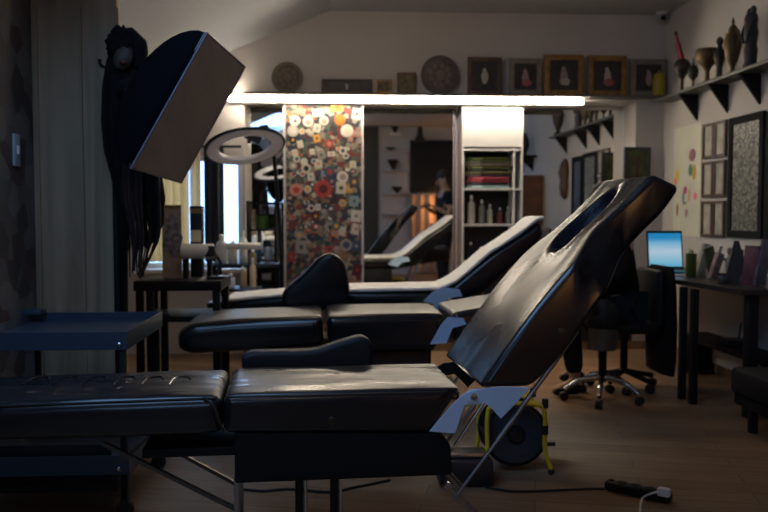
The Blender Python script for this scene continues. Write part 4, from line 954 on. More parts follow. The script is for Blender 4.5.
def person(name, base, fwd, J, label, shirt_m, trouser_m, sleeve=.5, long_sleeve=False, hair_scale=1):
    """J: joint dict in own coords (fwd=+x, left=+y); returns Empty"""
    T = thing(name, base, label, 'person', rz=atan2(fwd[1], fwd[0]), local=True)
    j = {k: Vector(v) for k, v in J.items()}
    names = ['pelvis', 'waist', 'chest', 'neckb', 'neck', 'chin', 'head', 'crown']
    V = [j[n] for n in names]; E = [(i, i+1) for i in range(7)]; Rr = [(.15, .12), (.125, .10), (.155, .11), (.09, .075), (.058, .058), (.062, .06), (.088, .076), (.06, .055)]
    def add(v, r, pr): V.append(v); Rr.append(r); E.append((pr, len(V)-1)); return len(V)-1
    for s_ in ('L', 'R'):
        a = add(j['sh'+s_], .062, 2); b_ = add(j['el'+s_], .044, a); add(j['wr'+s_], .028, b_)
        a = add(j['hip'+s_], .088, 0); b_ = add(j['kn'+s_], .058, a); c_ = add(j['an'+s_], .038, b_); add(j['to'+s_], (.035, .026), c_)
    skin_mesh('body', V, E, Rr, skinm, T)
    # shirt
    V2 = [j['pelvis']+Vector((0, 0, .0)), j['waist'], j['chest'], j['neckb']]; R2 = [(.168, .14), (.15, .125), (.175, .13), (.085, .075)]; E2 = [(0, 1), (1, 2), (2, 3)]
    for s_ in ('L', 'R'):
        V2.append(j['sh'+s_]); R2.append(.08); E2.append((2, len(V2)-1)); 
        e = j['sh'+s_].lerp(j['el'+s_], 1 if long_sleeve else .62); V2.append(e); R2.append(.062 if not long_sleeve else .058); E2.append((len(V2)-2, len(V2)-1))
        if long_sleeve: V2.append(j['el'+s_].lerp(j['wr'+s_], .85)); R2.append(.042); E2.append((len(V2)-2, len(V2)-1))
    skin_mesh('shirt', V2, E2, R2, shirt_m, T)
    V3 = [j['pelvis']]; R3 = [(.172, .145)]; E3 = []
    for s_ in ('L', 'R'):
        V3.append(j['hip'+s_]); R3.append(.105); E3.append((0, len(V3)-1)); V3.append(j['kn'+s_]); R3.append(.078); E3.append((len(V3)-2, len(V3)-1)); V3.append(j['an'+s_].lerp(j['kn'+s_], .1)); R3.append(.058); E3.append((len(V3)-2, len(V3)-1))
    skin_mesh('trousers', V3, E3, R3, trouser_m, T)
    for s_ in ('L', 'R'):
        a = j['an'+s_]; t = j['to'+s_]; dd = (t-a); dd.z = 0; dd.normalize()
        skin_mesh('shoe', [a-dd*.04+Vector((0, 0, -.045)), a+dd*.06+Vector((0, 0, -.045)), t+Vector((0, 0, -.0))], [(0, 1), (1, 2)], [(.04, .035), (.045, .038), (.04, .028)], rubber, T)
    hd = j['head']; look = (j['look']).normalized()
    h = MB().blob(hd+Vector((0, 0, .035))-look*.022, (.098, .090, .098), .12, seg=24, seed=2); h.build('hair', hairm, T)
    face(T, hd-Vector((0, 0, .012)), look)
    for s_ in ('L', 'R'): hand(T, j['wr'+s_], (j['wr'+s_]-j['el'+s_]), 1 if s_ == 'L' else -1, curl=.55)
    return T
black_tee = mm('black_cotton', (.010, .011, .014), .9, spec=.2, bump=.2, bs=20); dark_jean = mm('dark_denim', (.012, .013, .018), .9, spec=.2, bump=.2, bs=30)
person('person', (1.68, 2.12, 0), (-1, .25), dict(pelvis=(0, 0, .98), waist=(.01, 0, 1.13), chest=(0, 0, 1.38), neckb=(-.01, 0, 1.52), neck=(.01, 0, 1.58), chin=(.045, 0, 1.635), head=(.045, 0, 1.71), crown=(.035, 0, 1.79), look=(1, 0, -.45),
       shL=(0, .19, 1.46), elL=(.03, .25, 1.17), wrL=(.25, .12, 1.27), shR=(0, -.19, 1.46), elR=(.03, -.25, 1.17), wrR=(.26, -.10, 1.30),
       hipL=(0, .10, .92), knL=(.03, .11, .50), anL=(0, .11, .09), toL=(.16, .12, .03), hipR=(0, -.10, .92), knR=(.05, -.11, .50), anR=(.04, -.11, .09), toR=(.20, -.12, .03)),
       'standing person in a black T-shirt looking down, seen in the middle mirror', black_tee, dark_jean)
# seated person behind the near backrest
sb = Vector((1.89, 5.42, 0))
person('person', sb, (-1, -.12), dict(pelvis=(-.02, 0, .56), waist=(-.02, 0, .70), chest=(.03, 0, .95), neckb=(.06, 0, 1.08), neck=(.08, 0, 1.13), chin=(.12, 0, 1.18), head=(.12, 0, 1.25), crown=(.11, 0, 1.33), look=(1, -.2, -.25),
       shL=(.03, .18, 1.02), elL=(.10, .24, .78), wrL=(.32, .15, .74), shR=(.03, -.19, 1.02), elR=(.16, -.24, .80), wrR=(.34, -.20, .86),
       hipL=(.02, .10, .54), knL=(.40, .16, .50), anL=(.36, .18, .09), toL=(.52, .19, .035), hipR=(.02, -.10, .54), knR=(.34, -.22, .48), anR=(.16, -.22, .09), toR=(.30, -.24, .035)),
       'seated person in dark clothes on the office chair, mostly hidden behind the near backrest', mm('black_hoodie', (.012, .012, .013), .95, spec=.1, bump=.2, bs=20), dark_jean, long_sleeve=True)
# swivel stool in front of the seated person
sy = 5.05; sx = P(603, 320, sy).x; zt = P(603, 299, sy).z; zb_ = P(603, 327, sy).z
T = thing('swivel_stool', (sx, sy, 0), 'dark domed swivel stool with a chrome star base just beside the near backrest', 'stool')
MB().lathe([(.10, 0), (.112, .01), (.115, .05), (.10, .10), (.07, .14), (.02, (zt-zb_))], (sx, sy, zb_), 28).build('seat', leather_dull, T)
MB().lathe([(.085, -.14), (.09, -.13), (.09, 0.0)], (sx, sy, zb_), 24).build('skirt', mm('grey_metal', (.16, .16, .17), .35, metal=.6), T)
MB().tube([(sx, sy, .12), (sx, sy, zb_-.13)], .026, 14).build('gas_column', blackm, T)
for k in range(5):
    a = 2*pi*k/5+.55; c_, s_ = cos(a), sin(a)
    MB().tube([(sx, sy, .15), (sx+.14*c_, sy+.14*s_, .13), (sx+.235*c_, sy+.235*s_, .07)], [.021, .018, .014], 10, smooth=4).build('base_arm', chrome, T)
    MB().lathe([(.01, -.022), (.026, -.022), (.028, -.004), (.018, 0), (.028, .004), (.026, .022), (.01, .022)], (sx+.24*c_, sy+.24*s_, .029), 16, Matrix.Rotation(pi/2, 3, 'X') @ Matrix.Rotation(a, 3, 'Y')).build('castor', rubber, T)
# office chair under the seated person, a coat over its back
ox, oy = 1.95, 5.42
T = thing('office_chair', (ox, oy, 0), 'black office chair under the seated person', 'chair')
MB().box((ox, oy, .425), (.36, .42, .07), bev=.03, seg=3).build('seat', leather_dull, T)
MB().box((ox+.175, oy, .62), (.05, .40, .38), bev=.024, seg=3).build('backrest', leather_dull, T)
MB().tube([(ox, oy, .1), (ox, oy, .39)], .025, 12).build('gas_column', blackm, T)
for k in range(5):
    a = 2*pi*k/5+.2; c_, s_ = cos(a), sin(a)
    MB().tube([(ox, oy, .12), (ox+.22*c_, oy+.22*s_, .075)], .018, 8).build('base_arm', blackm, T)
    MB().lathe([(.01, -.022), (.028, -.018), (.028, .018), (.01, .022)], (ox+.22*c_, oy+.22*s_, .03), 14, Matrix.Rotation(pi/2, 3, 'X')).build('castor', rubber, T)
T = thing('draped_coat', (ox+.21, oy, .1), 'black coat hanging over the back of the office chair beside the desk legs', 'coat')
b = MB(); rows = [(.83, .02, .17), (.81, .035, .20), (.70, .045, .23), (.45, .05, .25), (.22, .055, .24), (.12, .05, .22)]; rings = []
for z, dx, dy_ in rows:
    rings.append([b.bm.verts.new((ox+.235-.0+dx*.8*cos(t)*(1+.12*sin(7*t+z*9)), oy-.03+dy_*sin(t)*(1+.05*sin(9*t)), z)) for t in [2*pi*k/36 for k in range(36)]])
for X_, Y2 in zip(rings, rings[1:]):
    for k in range(36): b.bm.faces.new((X_[k], X_[(k+1) % 36], Y2[(k+1) % 36], Y2[k]))
b.bm.faces.new(rings[0]); b.bm.faces.new(rings[-1]); b.build('cloth', black_cloth, T)

# ============================================================ left side: softbox, stand, hanging costume
def softbox():
    A_ = P(207, 33, 3.25); B_ = P(245, 67, 3.75); D_ = P(131, 168, 3.25); E_ = P(181, 183, 3.75)
    T = thing('softbox_light', (-1.05, 4.2, 1.6), 'black studio softbox with a pale fabric front, tilted down beside the wood panel', 'studio light')
    n = ((B_-A_).cross(D_-A_)).normalized()
    if n.x < 0: n = -n
    cen = (A_+B_+D_+E_)/4; back_ = cen-n*.42
    back_ = P(136, 88, 3.66); us = (B_-A_).normalized(); vs_ = (D_-A_).normalized()
    s4 = [back_+us*a*.07+vs_*c*.07 for a, c in ((-1, -1), (1, -1), (1, 1), (-1, 1))]
    F4 = [A_, B_, E_, D_]
    bm = bmesh.new(); K = 8; grid = []
    for k in range(K+1):
        t = k/K; ring = []
        for i in range(4):
            a0 = F4[i]; a1 = F4[(i+1) % 4]; b0 = s4[i]; b1 = s4[(i+1) % 4]
            for q_ in range(6):
                s_ = q_/6; fr = a0.lerp(a1, s_); bk_ = b0.lerp(b1, s_); p_ = fr.lerp(bk_, t); out = (p_-(cen.lerp(back_, t))); out = out-n*out.dot(n)
                p_ = p_+out.normalized()*.075*sin(pi*t)**.8 if out.length > 1e-6 else p_
                ring.append(bm.verts.new(p_))
        grid.append(ring)
    m_ = len(grid[0])
    for X_, Y_ in zip(grid, grid[1:]):
        for k in range(m_): bm.faces.new((X_[k], X_[(k+1) % m_], Y_[(k+1) % m_], Y_[k]))
    bm.faces.new(grid[-1])
    mb = MB(); mb.bm.free(); mb.bm = bm
    o = mb.build('fabric_shell', mm('black_nylon', (.0025, .0025, .004), .9, spec=.04), T); so = o.modifiers.new('s', 'SOLIDIFY'); so.thickness = .004
    MB().prism([p_.lerp(cen, .012) for p_ in F4], n*-.012, n*.0).build('diffuser', mm('grey_diffuser_cloth', (.30, .26, .24), .85, var=.08, vs=3, stretch=(6, 1, 1), bump=.15, bs=5), T, False)
    MB().tube([A_, B_, E_, D_, A_], .0045, 8).build('rim_piping', mm('grey_piping', (.10, .10, .13), .5), T)
    MB().tube([back_, P(126, 90, 3.84)], .05, 18).build('lamp_head', black_cloth, T)
    hd_ = P(126, 90, 3.84); wl_ = Vector((hd_.x-.05, YP-.004, hd_.z)); T.location = wl_
    for ch in T.children: ch.matrix_parent_inverse = Matrix.Translation(-T.location)
    MB().tube([hd_, (hd_.x-.03, hd_.y+.2, hd_.z+.01), wl_], .013, 12, smooth=4).build('boom_arm', blackm, T)
    MB().box(wl_, (.1, .008, .14), bev=.002).build('wall_plate', blackm, T)
    return T
softbox()
def costume():
    Y = 4.05; T = thing('coat_stand', (P(116, 200, Y).x, Y, 0), 'black coat stand in front of the wood panel edge', 'coat stand')
    xx = T.location.x
    ztop = P(116, 60, Y).z
    MB().tube([(xx, Y, .03), (xx, Y, ztop)], .016, 12).build('pole', blackm, T)
    MB().lathe([(.14, 0), (.14, .015), (.03, .03), (.016, .06)], (xx, Y, 0), 28).build('base', blackm, T)
    for k in range(4):
        a = pi/2*k+.4; MB().tube([(xx, Y, ztop-.05), (xx+.06*cos(a), Y+.04*sin(a), ztop-.03), (xx+.065*cos(a), Y+.05*sin(a), ztop+.0)], .008, 8, smooth=3).build('hook', blackm, T)
    # long black garment
    TG = thing('black_costume', (xx, Y-.04, .7), 'long black costume with hanging fringe on the coat stand', 'costume')
    o = [(104, 52), (112, 42), (124, 46), (136, 62), (142, 90), (146, 140), (150, 175), (157, 195), (160, 225), (156, 240), (150, 205), (140, 185), (128, 175), (122, 200), (122, 260), (124, 300), (119, 330), (112, 330), (117, 260), (113, 190), (103, 160), (98, 120), (99, 80)]
    b = MB(); Z = []
    # body of cloth as stacked folded rings
    rows = [(44, 111, 122), (60, 103, 136), (85, 99, 140), (120, 98, 143), (150, 101, 144), (175, 108, 140), (200, 113, 130), (250, 117, 125), (300, 118, 125), (328, 118, 125)]
    rings = []
    for (py, l, r) in rows:
        a = P(l, py, Y-.05); c = P(r, py, Y-.05); w_ = (c.x-a.x)/2; cx = (a.x+c.x)/2; n_ = 36
        dep = max(.035, w_*.55)
        rings.append([b.bm.verts.new((cx+w_*cos(t)*(1+.05*sin(9*t)), Y-.0+dep*sin(t)*(1+.18*sin(9*t+py*.01)), a.z)) for t in [2*pi*k/n_ for k in range(n_)]])
    for X_, Y2 in zip(rings, rings[1:]):
        for k in range(36): b.bm.faces.new((X_[k], X_[(k+1) % 36], Y2[(k+1) % 36], Y2[k]))
    b.bm.faces.new(rings[0]); b.bm.faces.new(rings[-1]); b.build('garment', black_cloth, TG)
    # right sleeve hanging
    MB().tube([P(140, 110, Y), P(148, 150, Y), P(154, 185, Y), P(157, 215, Y), P(154, 243, Y)], [.05, .05, .045, .035, .02], 12, smooth=4).build('sleeve', black_cloth, TG)
    rnd = random.Random(9)
    for k in range(16):
        x_ = 122+k*2.2; top_ = 150+rnd.uniform(-5, 10); mid = 128+k*1.9+rnd.uniform(-3, 3); end = 133+k*.8+rnd.uniform(-4, 4)
        dy = rnd.uniform(-.06, .06)
        MB().tube([P(x_+2, top_, Y+dy), P(x_+rnd.uniform(-2, 3), 195, Y+dy), P(mid+rnd.uniform(-1, 3), 235, Y+dy), P(end, 265+rnd.uniform(0, 14), Y+dy)], [.011, .012, .009, .004], 7, smooth=5).build('fringe_strand', mm('glossy_black_strip', (.015, .012, .014), .35), TG)
    # carnival mask on top
    q = P(123, 50, Y-.02); TM = thing('carnival_mask', q, 'dark feathered mask with red lips on top of the black costume', 'mask')
    MB().blob(q+Vector((.0, 0, .02)), (.075, .07, .085), .35, 4, 24, seed=4).build('feather_crown', black_cloth, TM)
    MB().tube([q+Vector((.03, -.02, .08)), q+Vector((.075, -.02, .03)), q+Vector((.08, -.01, -.06)), q+Vector((.07, 0, -.11))], [.03, .04, .035, .015], 12, smooth=4).build('hair', black_cloth, TM)
    MB().blob(q+Vector((.012, -.045, -.045)), (.045, .035, .06), .1, seg=18, rot=Matrix.Rotation(.5, 3, 'Y')).build('face', mm('mask_olive', (.05, .035, .025), .6), TM)
    MB().blob(q+Vector((.02, -.078, -.07)), (.02, .012, .012), .1, seg=12).build('lips', mm('mask_red', (.10, .02, .015), .5), TM)
costume()
# wall plate and chain on the near left wall
a = PX(15, 150, XN); T = thing('switch_plate', (XN, a.y, a.z), 'pale grey-blue wall plate near the left edge', 'switch')
MB().box2((XN, a.y-.035, a.z-.075), (XN+.012, a.y+.035, a.z+.075), bev=.003).build('plate', mm('pale_blue_plate', (.30, .36, .40), .5), T)
MB().box2((XN+.012, a.y-.012, a.z-.02), (XN+.02, a.y+.012, a.z+.02), bev=.003).build('rocker', white_pl, T)
T = thing('door_latch', P(25, 222, YP-.02), 'small metal latch with a hanging chain on the wood panel', 'latch')
q = P(25, 222, YP-.02); b = MB()
MB().box2((q.x-.03, q.y-.01, q.z-.02), (q.x+.03, q.y+.002, q.z+.01), bev=.003).build('bolt', steel, T)
for k in range(24): b.tube([q+Vector((-.012+.006*cos(t)*(k % 2), -.012+.006*cos(t)*((k+1) % 2), .36-.014*k+.010*sin(t))) for t in [2*pi*j/8 for j in range(8)]], .002, 5, True)
b.build('chain', steel, T)
MB().blob(P(16, 83, YP-.02), (.012, .01, .016), seg=10).build('chain_hook', steel, T)

# ring light
Y = 5.6; c = P(245, 146.5, Y)
T = thing('ring_light', (c.x, Y, 0), 'tilted white ring light hanging over the left workstation', 'studio light')
rx, rz_ = 37.5*Y/825, 13.5*Y/825
ux = (P(281, 140, Y)-P(209, 153, Y)).normalized(); R1 = 38*Y/825
vv = Vector((.12, -.93, .0)); vv = (vv-ux*vv.dot(ux)).normalized()
cz = Vector((0, 0, 1))-ux*ux.z; cz.normalize(); dirm = (cz*.36+vv*.93).normalized()
b = MB(); n = 48; nn = ux.cross(dirm).normalized()
ringv = []
for k in range(n):
    t = 2*pi*k/n; e = ux*cos(t)+dirm*sin(t)
    ringv.append([b.bm.verts.new(c+e*r+nn*h) for r, h in ((R1, -.0), (R1*.985, -.014), (R1*.70, -.014), (R1*.68, 0), (R1*.70, .014), (R1*.985, .014))])
for k in range(n):
    X_ = ringv[k]; Y2 = ringv[(k+1) % n]
    for i in range(6): b.bm.faces.new((X_[i], X_[(i+1) % 6], Y2[(i+1) % 6], Y2[i]))
b.build('ring', mm('frosted_ring', (.85, .85, .92), .5), T)
MB().tube([c+(ux*cos(t)+dirm*sin(t))*R1*1.02 for t in [2*pi*k/40 for k in range(40)]], .010, 8, True).build('outer_rim', blackp, T)
mtop = c+dirm*R1+Vector((0, .02, 0)) if dirm.z > 0 else c-dirm*R1
MB().tube([c-ux*.0+Vector((0.0, .26, .05)), c+Vector((.02, .3, .10)), (c.x+.14, 6.0, c.z+.12), (c.x+.20, 6.12, .9), (c.x+.20, 6.12, .02)], .014, 10, smooth=4).build('stand_arm', blackm, T)
MB().box(c+Vector((.03, .27, .09)), (.12, .06, .07), Matrix.Rotation(.4, 3, 'Y'), bev=.015).build('joint', blackp, T)
MB().lathe([(.10, 0), (.10, .02), (.03, .035), (.015, .05)], (c.x+.20, 6.12, 0), 24).build('stand_base', blackm, T)

# curtains at the back window
def curtain(px0, px1, py1, label, Y=YB-.09, m=voile):
    x0, x1 = P(px0, 100, Y).x, P(px1, 100, Y).x; z1 = wz1+.06; z0 = P(px0, py1, Y).z; b = MB(); n = 40; A1 = []; B1 = []
    for k in range(n+1):
        t = k/n; x = x0+(x1-x0)*t; y = Y+.022*sin(t*(x1-x0)*95); A1.append((x, y)); 
    vt = [[b.bm.verts.new((x, y+dy, z)) for x, y in A1] for z, dy in ((z1, 0), (z0, 0), (z0, .003), (z1, .003))]
    for i in range(4):
        for k in range(n): b.bm.faces.new((vt[i][k], vt[i][k+1], vt[(i+1) % 4][k+1], vt[(i+1) % 4][k]))
    return tag(b.build('curtain', m), label, 'curtain', 'curtains at the back window')
curtain(143, 188, 262, 'wide cream curtain at the left of the back window')
curtain(192, 200, 262, 'narrow cream curtain strip in the middle of the back window')
bluev = mm('dark_blue_drape', (.03, .04, .06), .8)
curtain(203, 223, 262, 'dark bluish curtain strip at the right of the back window', m=bluev)
tag(MB().tube([(wx0-.05, YB-.09, wz1+.07), (wx1-.0, YB-.09, wz1+.07)], .012, 10).build('curtain_rod', blackm), 'dark curtain rod above the back window', 'curtain rod')

# left workstation: black table with clutter
zt1 = P(180, 281, 4.8000).z
T = thing('work_table', (-.95, 4.9500, 0), 'black worktable with raised posts at the left behind the tray trolley', 'table')
xa, xb = P(133, 281, 4.7500).x, P(221, 281, 4.7500).x
MB().box2((xa, 4.7500, P(180, 291, 4.7500).z), (xb, 5.2000, P(180, 281, 4.7500).z), bev=.004).build('tabletop', blackm, T)
MB().box2((P(148, 275, 5.1800).x, 5.1700, zt1-.01), (xb+.02, 5.2000, P(180, 277, 5.1800).z), bev=.002).build('back_rail', blackm, T)
for x in (xa+.03, P(151, 300, 4.8000).x, xb-.03):
    for y in (4.7800, 5.1700): MB().box2((x-.02, y-.02, 0), (x+.02, y+.02, zt1-.04), bev=.002).build('leg', blackm, T)
MB().box2((xa+.02, 4.7700, P(180, 318, 4.8000).z-.02), (xb+.05, 5.2000, P(180, 316, 4.8000).z), bev=.003).build('lower_shelf', blackm, T)
ztb = P(180, 281, 4.7500).z+.001
def on1(px, Y=5.0000): return Vector((P(px, 270, Y).x, Y, ztb))
# framed art print standing on the table
q = on1(174, 4.9500); zt_ = P(174, 205, 4.9500).z
T = thing('art_board', q, 'tall board with a grey bearded portrait drawing on the left worktable', 'picture')
MB().box2((P(162, 230, 4.9500).x, 4.9500, ztb), (P(181, 230, 4.9500).x, 4.9700, zt_)).build('board', mm('tan_board', (.42, .30, .21), .6, var=.3, vs=12), T, False)
b = MB(); cc = P(172.5, 224, 4.9400); b.blob((cc.x, 4.9460, cc.z), (.036, .005, .055), .2, seg=14); b.blob((cc.x, 4.9460, cc.z-.1), (.055, .005, .09), .3, seg=14, seed=3); b.build('drawn_figure', mm('graphite', (.22, .20, .21), .7, var=.5, vs=40), T)
MB().box2((P(162, 230, 4.9500).x, 4.9470, zt_-.02), (P(181, 230, 4.9500).x, 4.9495, zt_)).build('gilt_edge', gold, T, False)
q = on1(195, 5.0200)
T = thing('perfume_box', q, 'black and gold box with a cream label on the left worktable', 'box')
zb1 = P(192, 206, 5.0200).z; xa1, xb1 = P(190, 230, 5.0200).x, P(202, 230, 5.0200).x
MB().box2((xa1, 5.0200, ztb), (xb1, 5.1000, zb1), bev=.003).build('carton', blackp, T)
MB().box2((xa1+.005, 5.0170, P(192, 242, 5.0200).z), (xb1-.005, 5.0205, P(192, 230, 5.0200).z)).build('cream_label', mm('cream_label', (.75, .65, .38), .6), T, False)
MB().box2((xa1, 5.0170, zb1-.045), (xb1, 5.0205, zb1-.015)).build('gold_band', gold, T, False)
def roll(c, r, L2, m, label, name='paper_roll', horizontal=True, cat='paper roll'):
    R_ = Matrix.Rotation(pi/2, 3, 'Y') if horizontal else Matrix.Identity(3)
    T = thing(name, (c.x, c.y, c.z-(r if horizontal else L2/2)), label, cat)
    MB().lathe([(r*.3, -L2/2), (r*.9, -L2/2), (r, -L2/2+.006), (r, L2/2-.006), (r*.9, L2/2), (r*.3, L2/2)], c, 24, R_).build('roll', m, T)
    MB().lathe([(r*.25, -L2/2-.002), (r*.3, -L2/2-.002), (r*.3, L2/2+.002), (r*.25, L2/2+.002)], c, 16, R_).build('core', mm('cardboard', (.3, .22, .14), .8), T)
wt = mm('white_tissue', (.80, .76, .66), .8, bump=.2)
roll(on1(198, 4.9200)+Vector((0, 0, .16)), .045, .19, wt, 'cream towel roll resting on a small rack on the left worktable')
T = thing('small_rack', on1(198, 4.9200), 'small black rack holding the cream towel roll', 'rack')
q = on1(198, 4.9200)
for s_ in (-.07, .07): MB().box2((q.x+s_-.012, 4.8800, ztb), (q.x+s_+.012, 4.9600, ztb+.114)).build('side', blackm, T, False)
# blue box and bottles nearer the window
YQ = 6.25
zt2 = P(240, 264, YQ).z
T = thing('work_table', (-.6, 6.45, 0), 'dark side table below the ring light holding white bottles', 'table')
x0_, x1_ = P(222, 264, YQ).x, P(281, 264, YQ).x
MB().box2((x0_-.1, YQ-.02, zt2-.03), (x1_, 6.62, zt2), bev=.003).build('tabletop', mm('blue_black_top', (.02, .03, .045), .25), T)
for x in (x0_-.06, x1_-.03):
    for y in (YQ+.02, 6.57): MB().box2((x-.015, y-.015, 0), (x+.015, y+.015, zt2-.03)).build('leg', blackm, T, False)
T_leg = None
def on2(px, Y=6.35): return Vector((P(px, 262, Y).x, Y, zt2+.001))
def simple_bottle(q, r, h, m, label, cap=white_pl):
    TT = thing('bottle', q, label, 'bottle', 'bottles on the side tables')
    MB().lathe([(r*.9, 0), (r, .006), (r, h*.65), (r*.75, h*.74), (r*.35, h*.8), (r*.35, h*.85)], q, 18).build('bottle_body', m, TT)
    MB().lathe([(r*.45, h*.84), (r*.45, h*.95), (r*.2, h)], q, 14).build('cap', cap, TT)
simple_bottle(on2(222), .045, .22, white_pl, 'large white spray bottle on the side table below the ring light')
simple_bottle(on2(233, 6.4), .04, .17, wt, 'cream squat bottle right of the large white spray bottle')
simple_bottle(on2(243, 6.45), .035, .25, white_pl, 'tall white bottle before the bright window edge')
T = roll(on2(244, 6.32)+Vector((0, 0, .13)), .026, .26, wt, 'thin cream paper roll lying across the bottles')
simple_bottle(on2(253, 6.4), .025, .1, mm('gold_cap_glass', (.35, .25, .08), .3), 'tiny amber bottle on the side table')
# lower tray table with bright instruments (behind second chair)
YT = 5.72; zt3 = P(240, 289, YT).z
T = thing('instrument_table', (-.65, YT+.14, 0), 'low steel instrument table between the left worktable and the white-covered chair', 'table')
x0_, x1_ = P(214, 300, YT).x, P(259, 300, YT).x
MB().box2((x0_, YT, zt3-.02), (x1_, YT+.28, zt3), bev=.003).build('tray', mm('blue_steel', (.06, .09, .14), .25, metal=.7), T)
for x in (x0_+.03, x1_-.03): MB().tube([(x, YT+.14, 0), (x, YT+.14, zt3-.02)], .012, 10).build('leg', blackm, T)
for i, (px, h, r, cl, lb) in enumerate(((222, .09, .026, (.6, .62, .7), 'short pearly jar on the instrument table'), (231, .10, .03, (.75, .8, .9), 'round white jar on the instrument table'), (243, .15, .020, (.35, .25, .15), 'slim brown bottle on the instrument table'), (253, .21, .022, (.75, .55, .35), 'tall peach bottle on the instrument table'))):
    simple_bottle(Vector((P(px, 300, YT+.12).x, YT+.12, zt3+.001)), r, h, mm('inst_%d' % i, cl, .25), lb)
# monitor-like dark column and plant seen between window and stickers
q = Vector((P(262, 200, 6.75).x, 6.72, 0))
T = thing('equipment_rack', (q.x, 6.78, 0), 'tall dark equipment rack left of the sticker cabinet', 'rack')
for x in (q.x-.11, q.x+.11):
    MB().box2((x-.008, 6.68, 0), (x+.008, 6.94, 1.28)).build('post', blackm, T, False)
for z in (.3, .8, 1.05, 1.27): MB().box2((q.x-.10, 6.68, z-.01), (q.x+.10, 6.94, z)).build('shelf', blackm, T, False)
for i, (dx, z, s_, cl, lb) in enumerate(((-.05, .8, .04, (.05, .12, .25), 'blue jar on the equipment rack'), (.05, .8, .035, (.35, .4, .5), 'pale jar on the equipment rack'), (0, 1.05, .05, (.06, .12, .02), 'green jar on the top of the equipment rack'))):
    TT = thing('jar', (q.x+dx, 6.74, z+.001), lb, 'jar'); MB().lathe([(s_*.9, 0), (s_, .01), (s_, .10), (s_*.8, .11)], (q.x+dx, 6.74, z+.001), 16).build('pot', mm('rackjar_%d' % i, cl, .3), TT); MB().lathe([(s_*.85, .11), (s_*.85, .125), (.004, .128)], (q.x+dx, 6.74, z+.001), 16).build('lid', blackp, TT)
# blue-lit monitor/tray edge right of peach bottle
zt4 = P(270, 281, 6.0).z
# desk lamp arm
q = on1(216, 4.90)
T = thing('desk_lamp', q, 'thin black desk lamp leaning left on the worktable', 'lamp')
MB().lathe([(.06, 0), (.06, .015), (.012, .02)], q, 20).build('lamp_base', blackp, T)
a1 = P(221, 272, 4.90); a2 = P(211, 246, 4.90)
MB().tube([q+Vector((0, 0, .02)), Vector((a1.x, 4.90, ztb+.09)), a2], .009, 10).build('arm', blackp, T)
MB().lathe([(.02, 0), (.03, -.03), (.038, -.06), (.03, -.06), (.012, -.005)], a2, 16).build('lamp_shade', blackp, T)

# ============================================================ rear of the room (seen in the mirrors)
def vY(px, py, Y):
    """point at real depth Y that the mirror at YM shows at pixel px,py"""
    YMM = YM-.03; q = P(px, py, 2*YMM-Y); q.y = Y; return q
yr = YR+.03
a = vY(410, 140, yr); c = vY(475, 193, yr)
T = thing('wall_screen', ((a.x+c.x)/2, yr, c.z), 'large black wall screen seen behind the standing person in the mirror', 'screen')
MB().box2((a.x, yr-.02, c.z), (c.x, yr+.02, a.z), bev=.004).build('bezel', blackp, T)
MB().box2((a.x+.02, yr+.018, c.z+.02), (c.x-.02, yr+.022, a.z-.02)).build('display', mm('screen_glass', (.006, .006, .007), .5, spec=.3), T, False)
# warm lit drape under the screen, warm lamp
a = vY(410, 195, yr+.05); c = vY(448, 300, yr+.05)
drape = mm('orange_drape', (.46, .30, .20), .8, var=.5, vs=2.0)
b = MB(); n = 40
A1 = [(a.x+(c.x-a.x)*k/n, YR+.07+.025*sin(k*.7)) for k in range(n+1)]
vt = [[b.bm.verts.new((x, y+dy, z)) for x, y in A1] for z, dy in ((a.z, 0), (.02, 0), (.02, .004), (a.z, .004))]
for i in range(4):
    for k in range(n): b.bm.faces.new((vt[i][k], vt[i][k+1], vt[(i+1) % 4][k+1], vt[(i+1) % 4][k]))
tag(b.build('wall_drape', drape), 'orange-brown drape under the black screen seen in the mirror', 'drape')
q = vY(447, 196, -1.3)
T = thing('floor_lamp', (q.x, q.y, 0), 'floor lamp with a tall glowing warm shade seen at the mirror edge', 'lamp')
MB().lathe([(.15, 0), (.15, .02), (.02, .03), (.012, .06)], (q.x, q.y, 0), 24).build('lamp_base', blackm, T)
MB().tube([(q.x, q.y, .03), (q.x, q.y, 1.0)], .012, 10).build('pole', blackm, T)
MB().lathe([(.10, 1.0), (.105, 1.0), (.09, 1.55), (.085, 1.55), (.09, 1.3)], (q.x, q.y, 0), 28).build('lamp_shade', mm('warm_shade', (.9, .6, .3), .8, emit=(1, .50, .18), es=5), T)
q = vY(446, 228, -.9)
T = thing('globe_lamp', (q.x, q.y, q.z-.11), 'orange glowing globe lamp seen low at the mirror edge', 'lamp')
MB().blob(q, (.10, .10, .10), seg=20).build('globe', mm('amber_globe', (.9, .4, .05), .5, emit=(1, .35, .04), es=1.2), T)
MB().lathe([(.06, 0), (.06, .02), (.02, .04)], q-Vector((0, 0, .12)), 18).build('lamp_base', blackm, T)
T = thing('side_table', (q.x, q.y, 0), 'small dark side table carrying the orange globe lamp', 'table')
MB().lathe([(.18, 0), (.18, .02)], (q.x, q.y, q.z-.142), 24).build('tabletop', wood_dk, T); MB().tube([(q.x, q.y, .0), (q.x, q.y, q.z-.14)], .02, 10).build('leg', wood_dk, T)
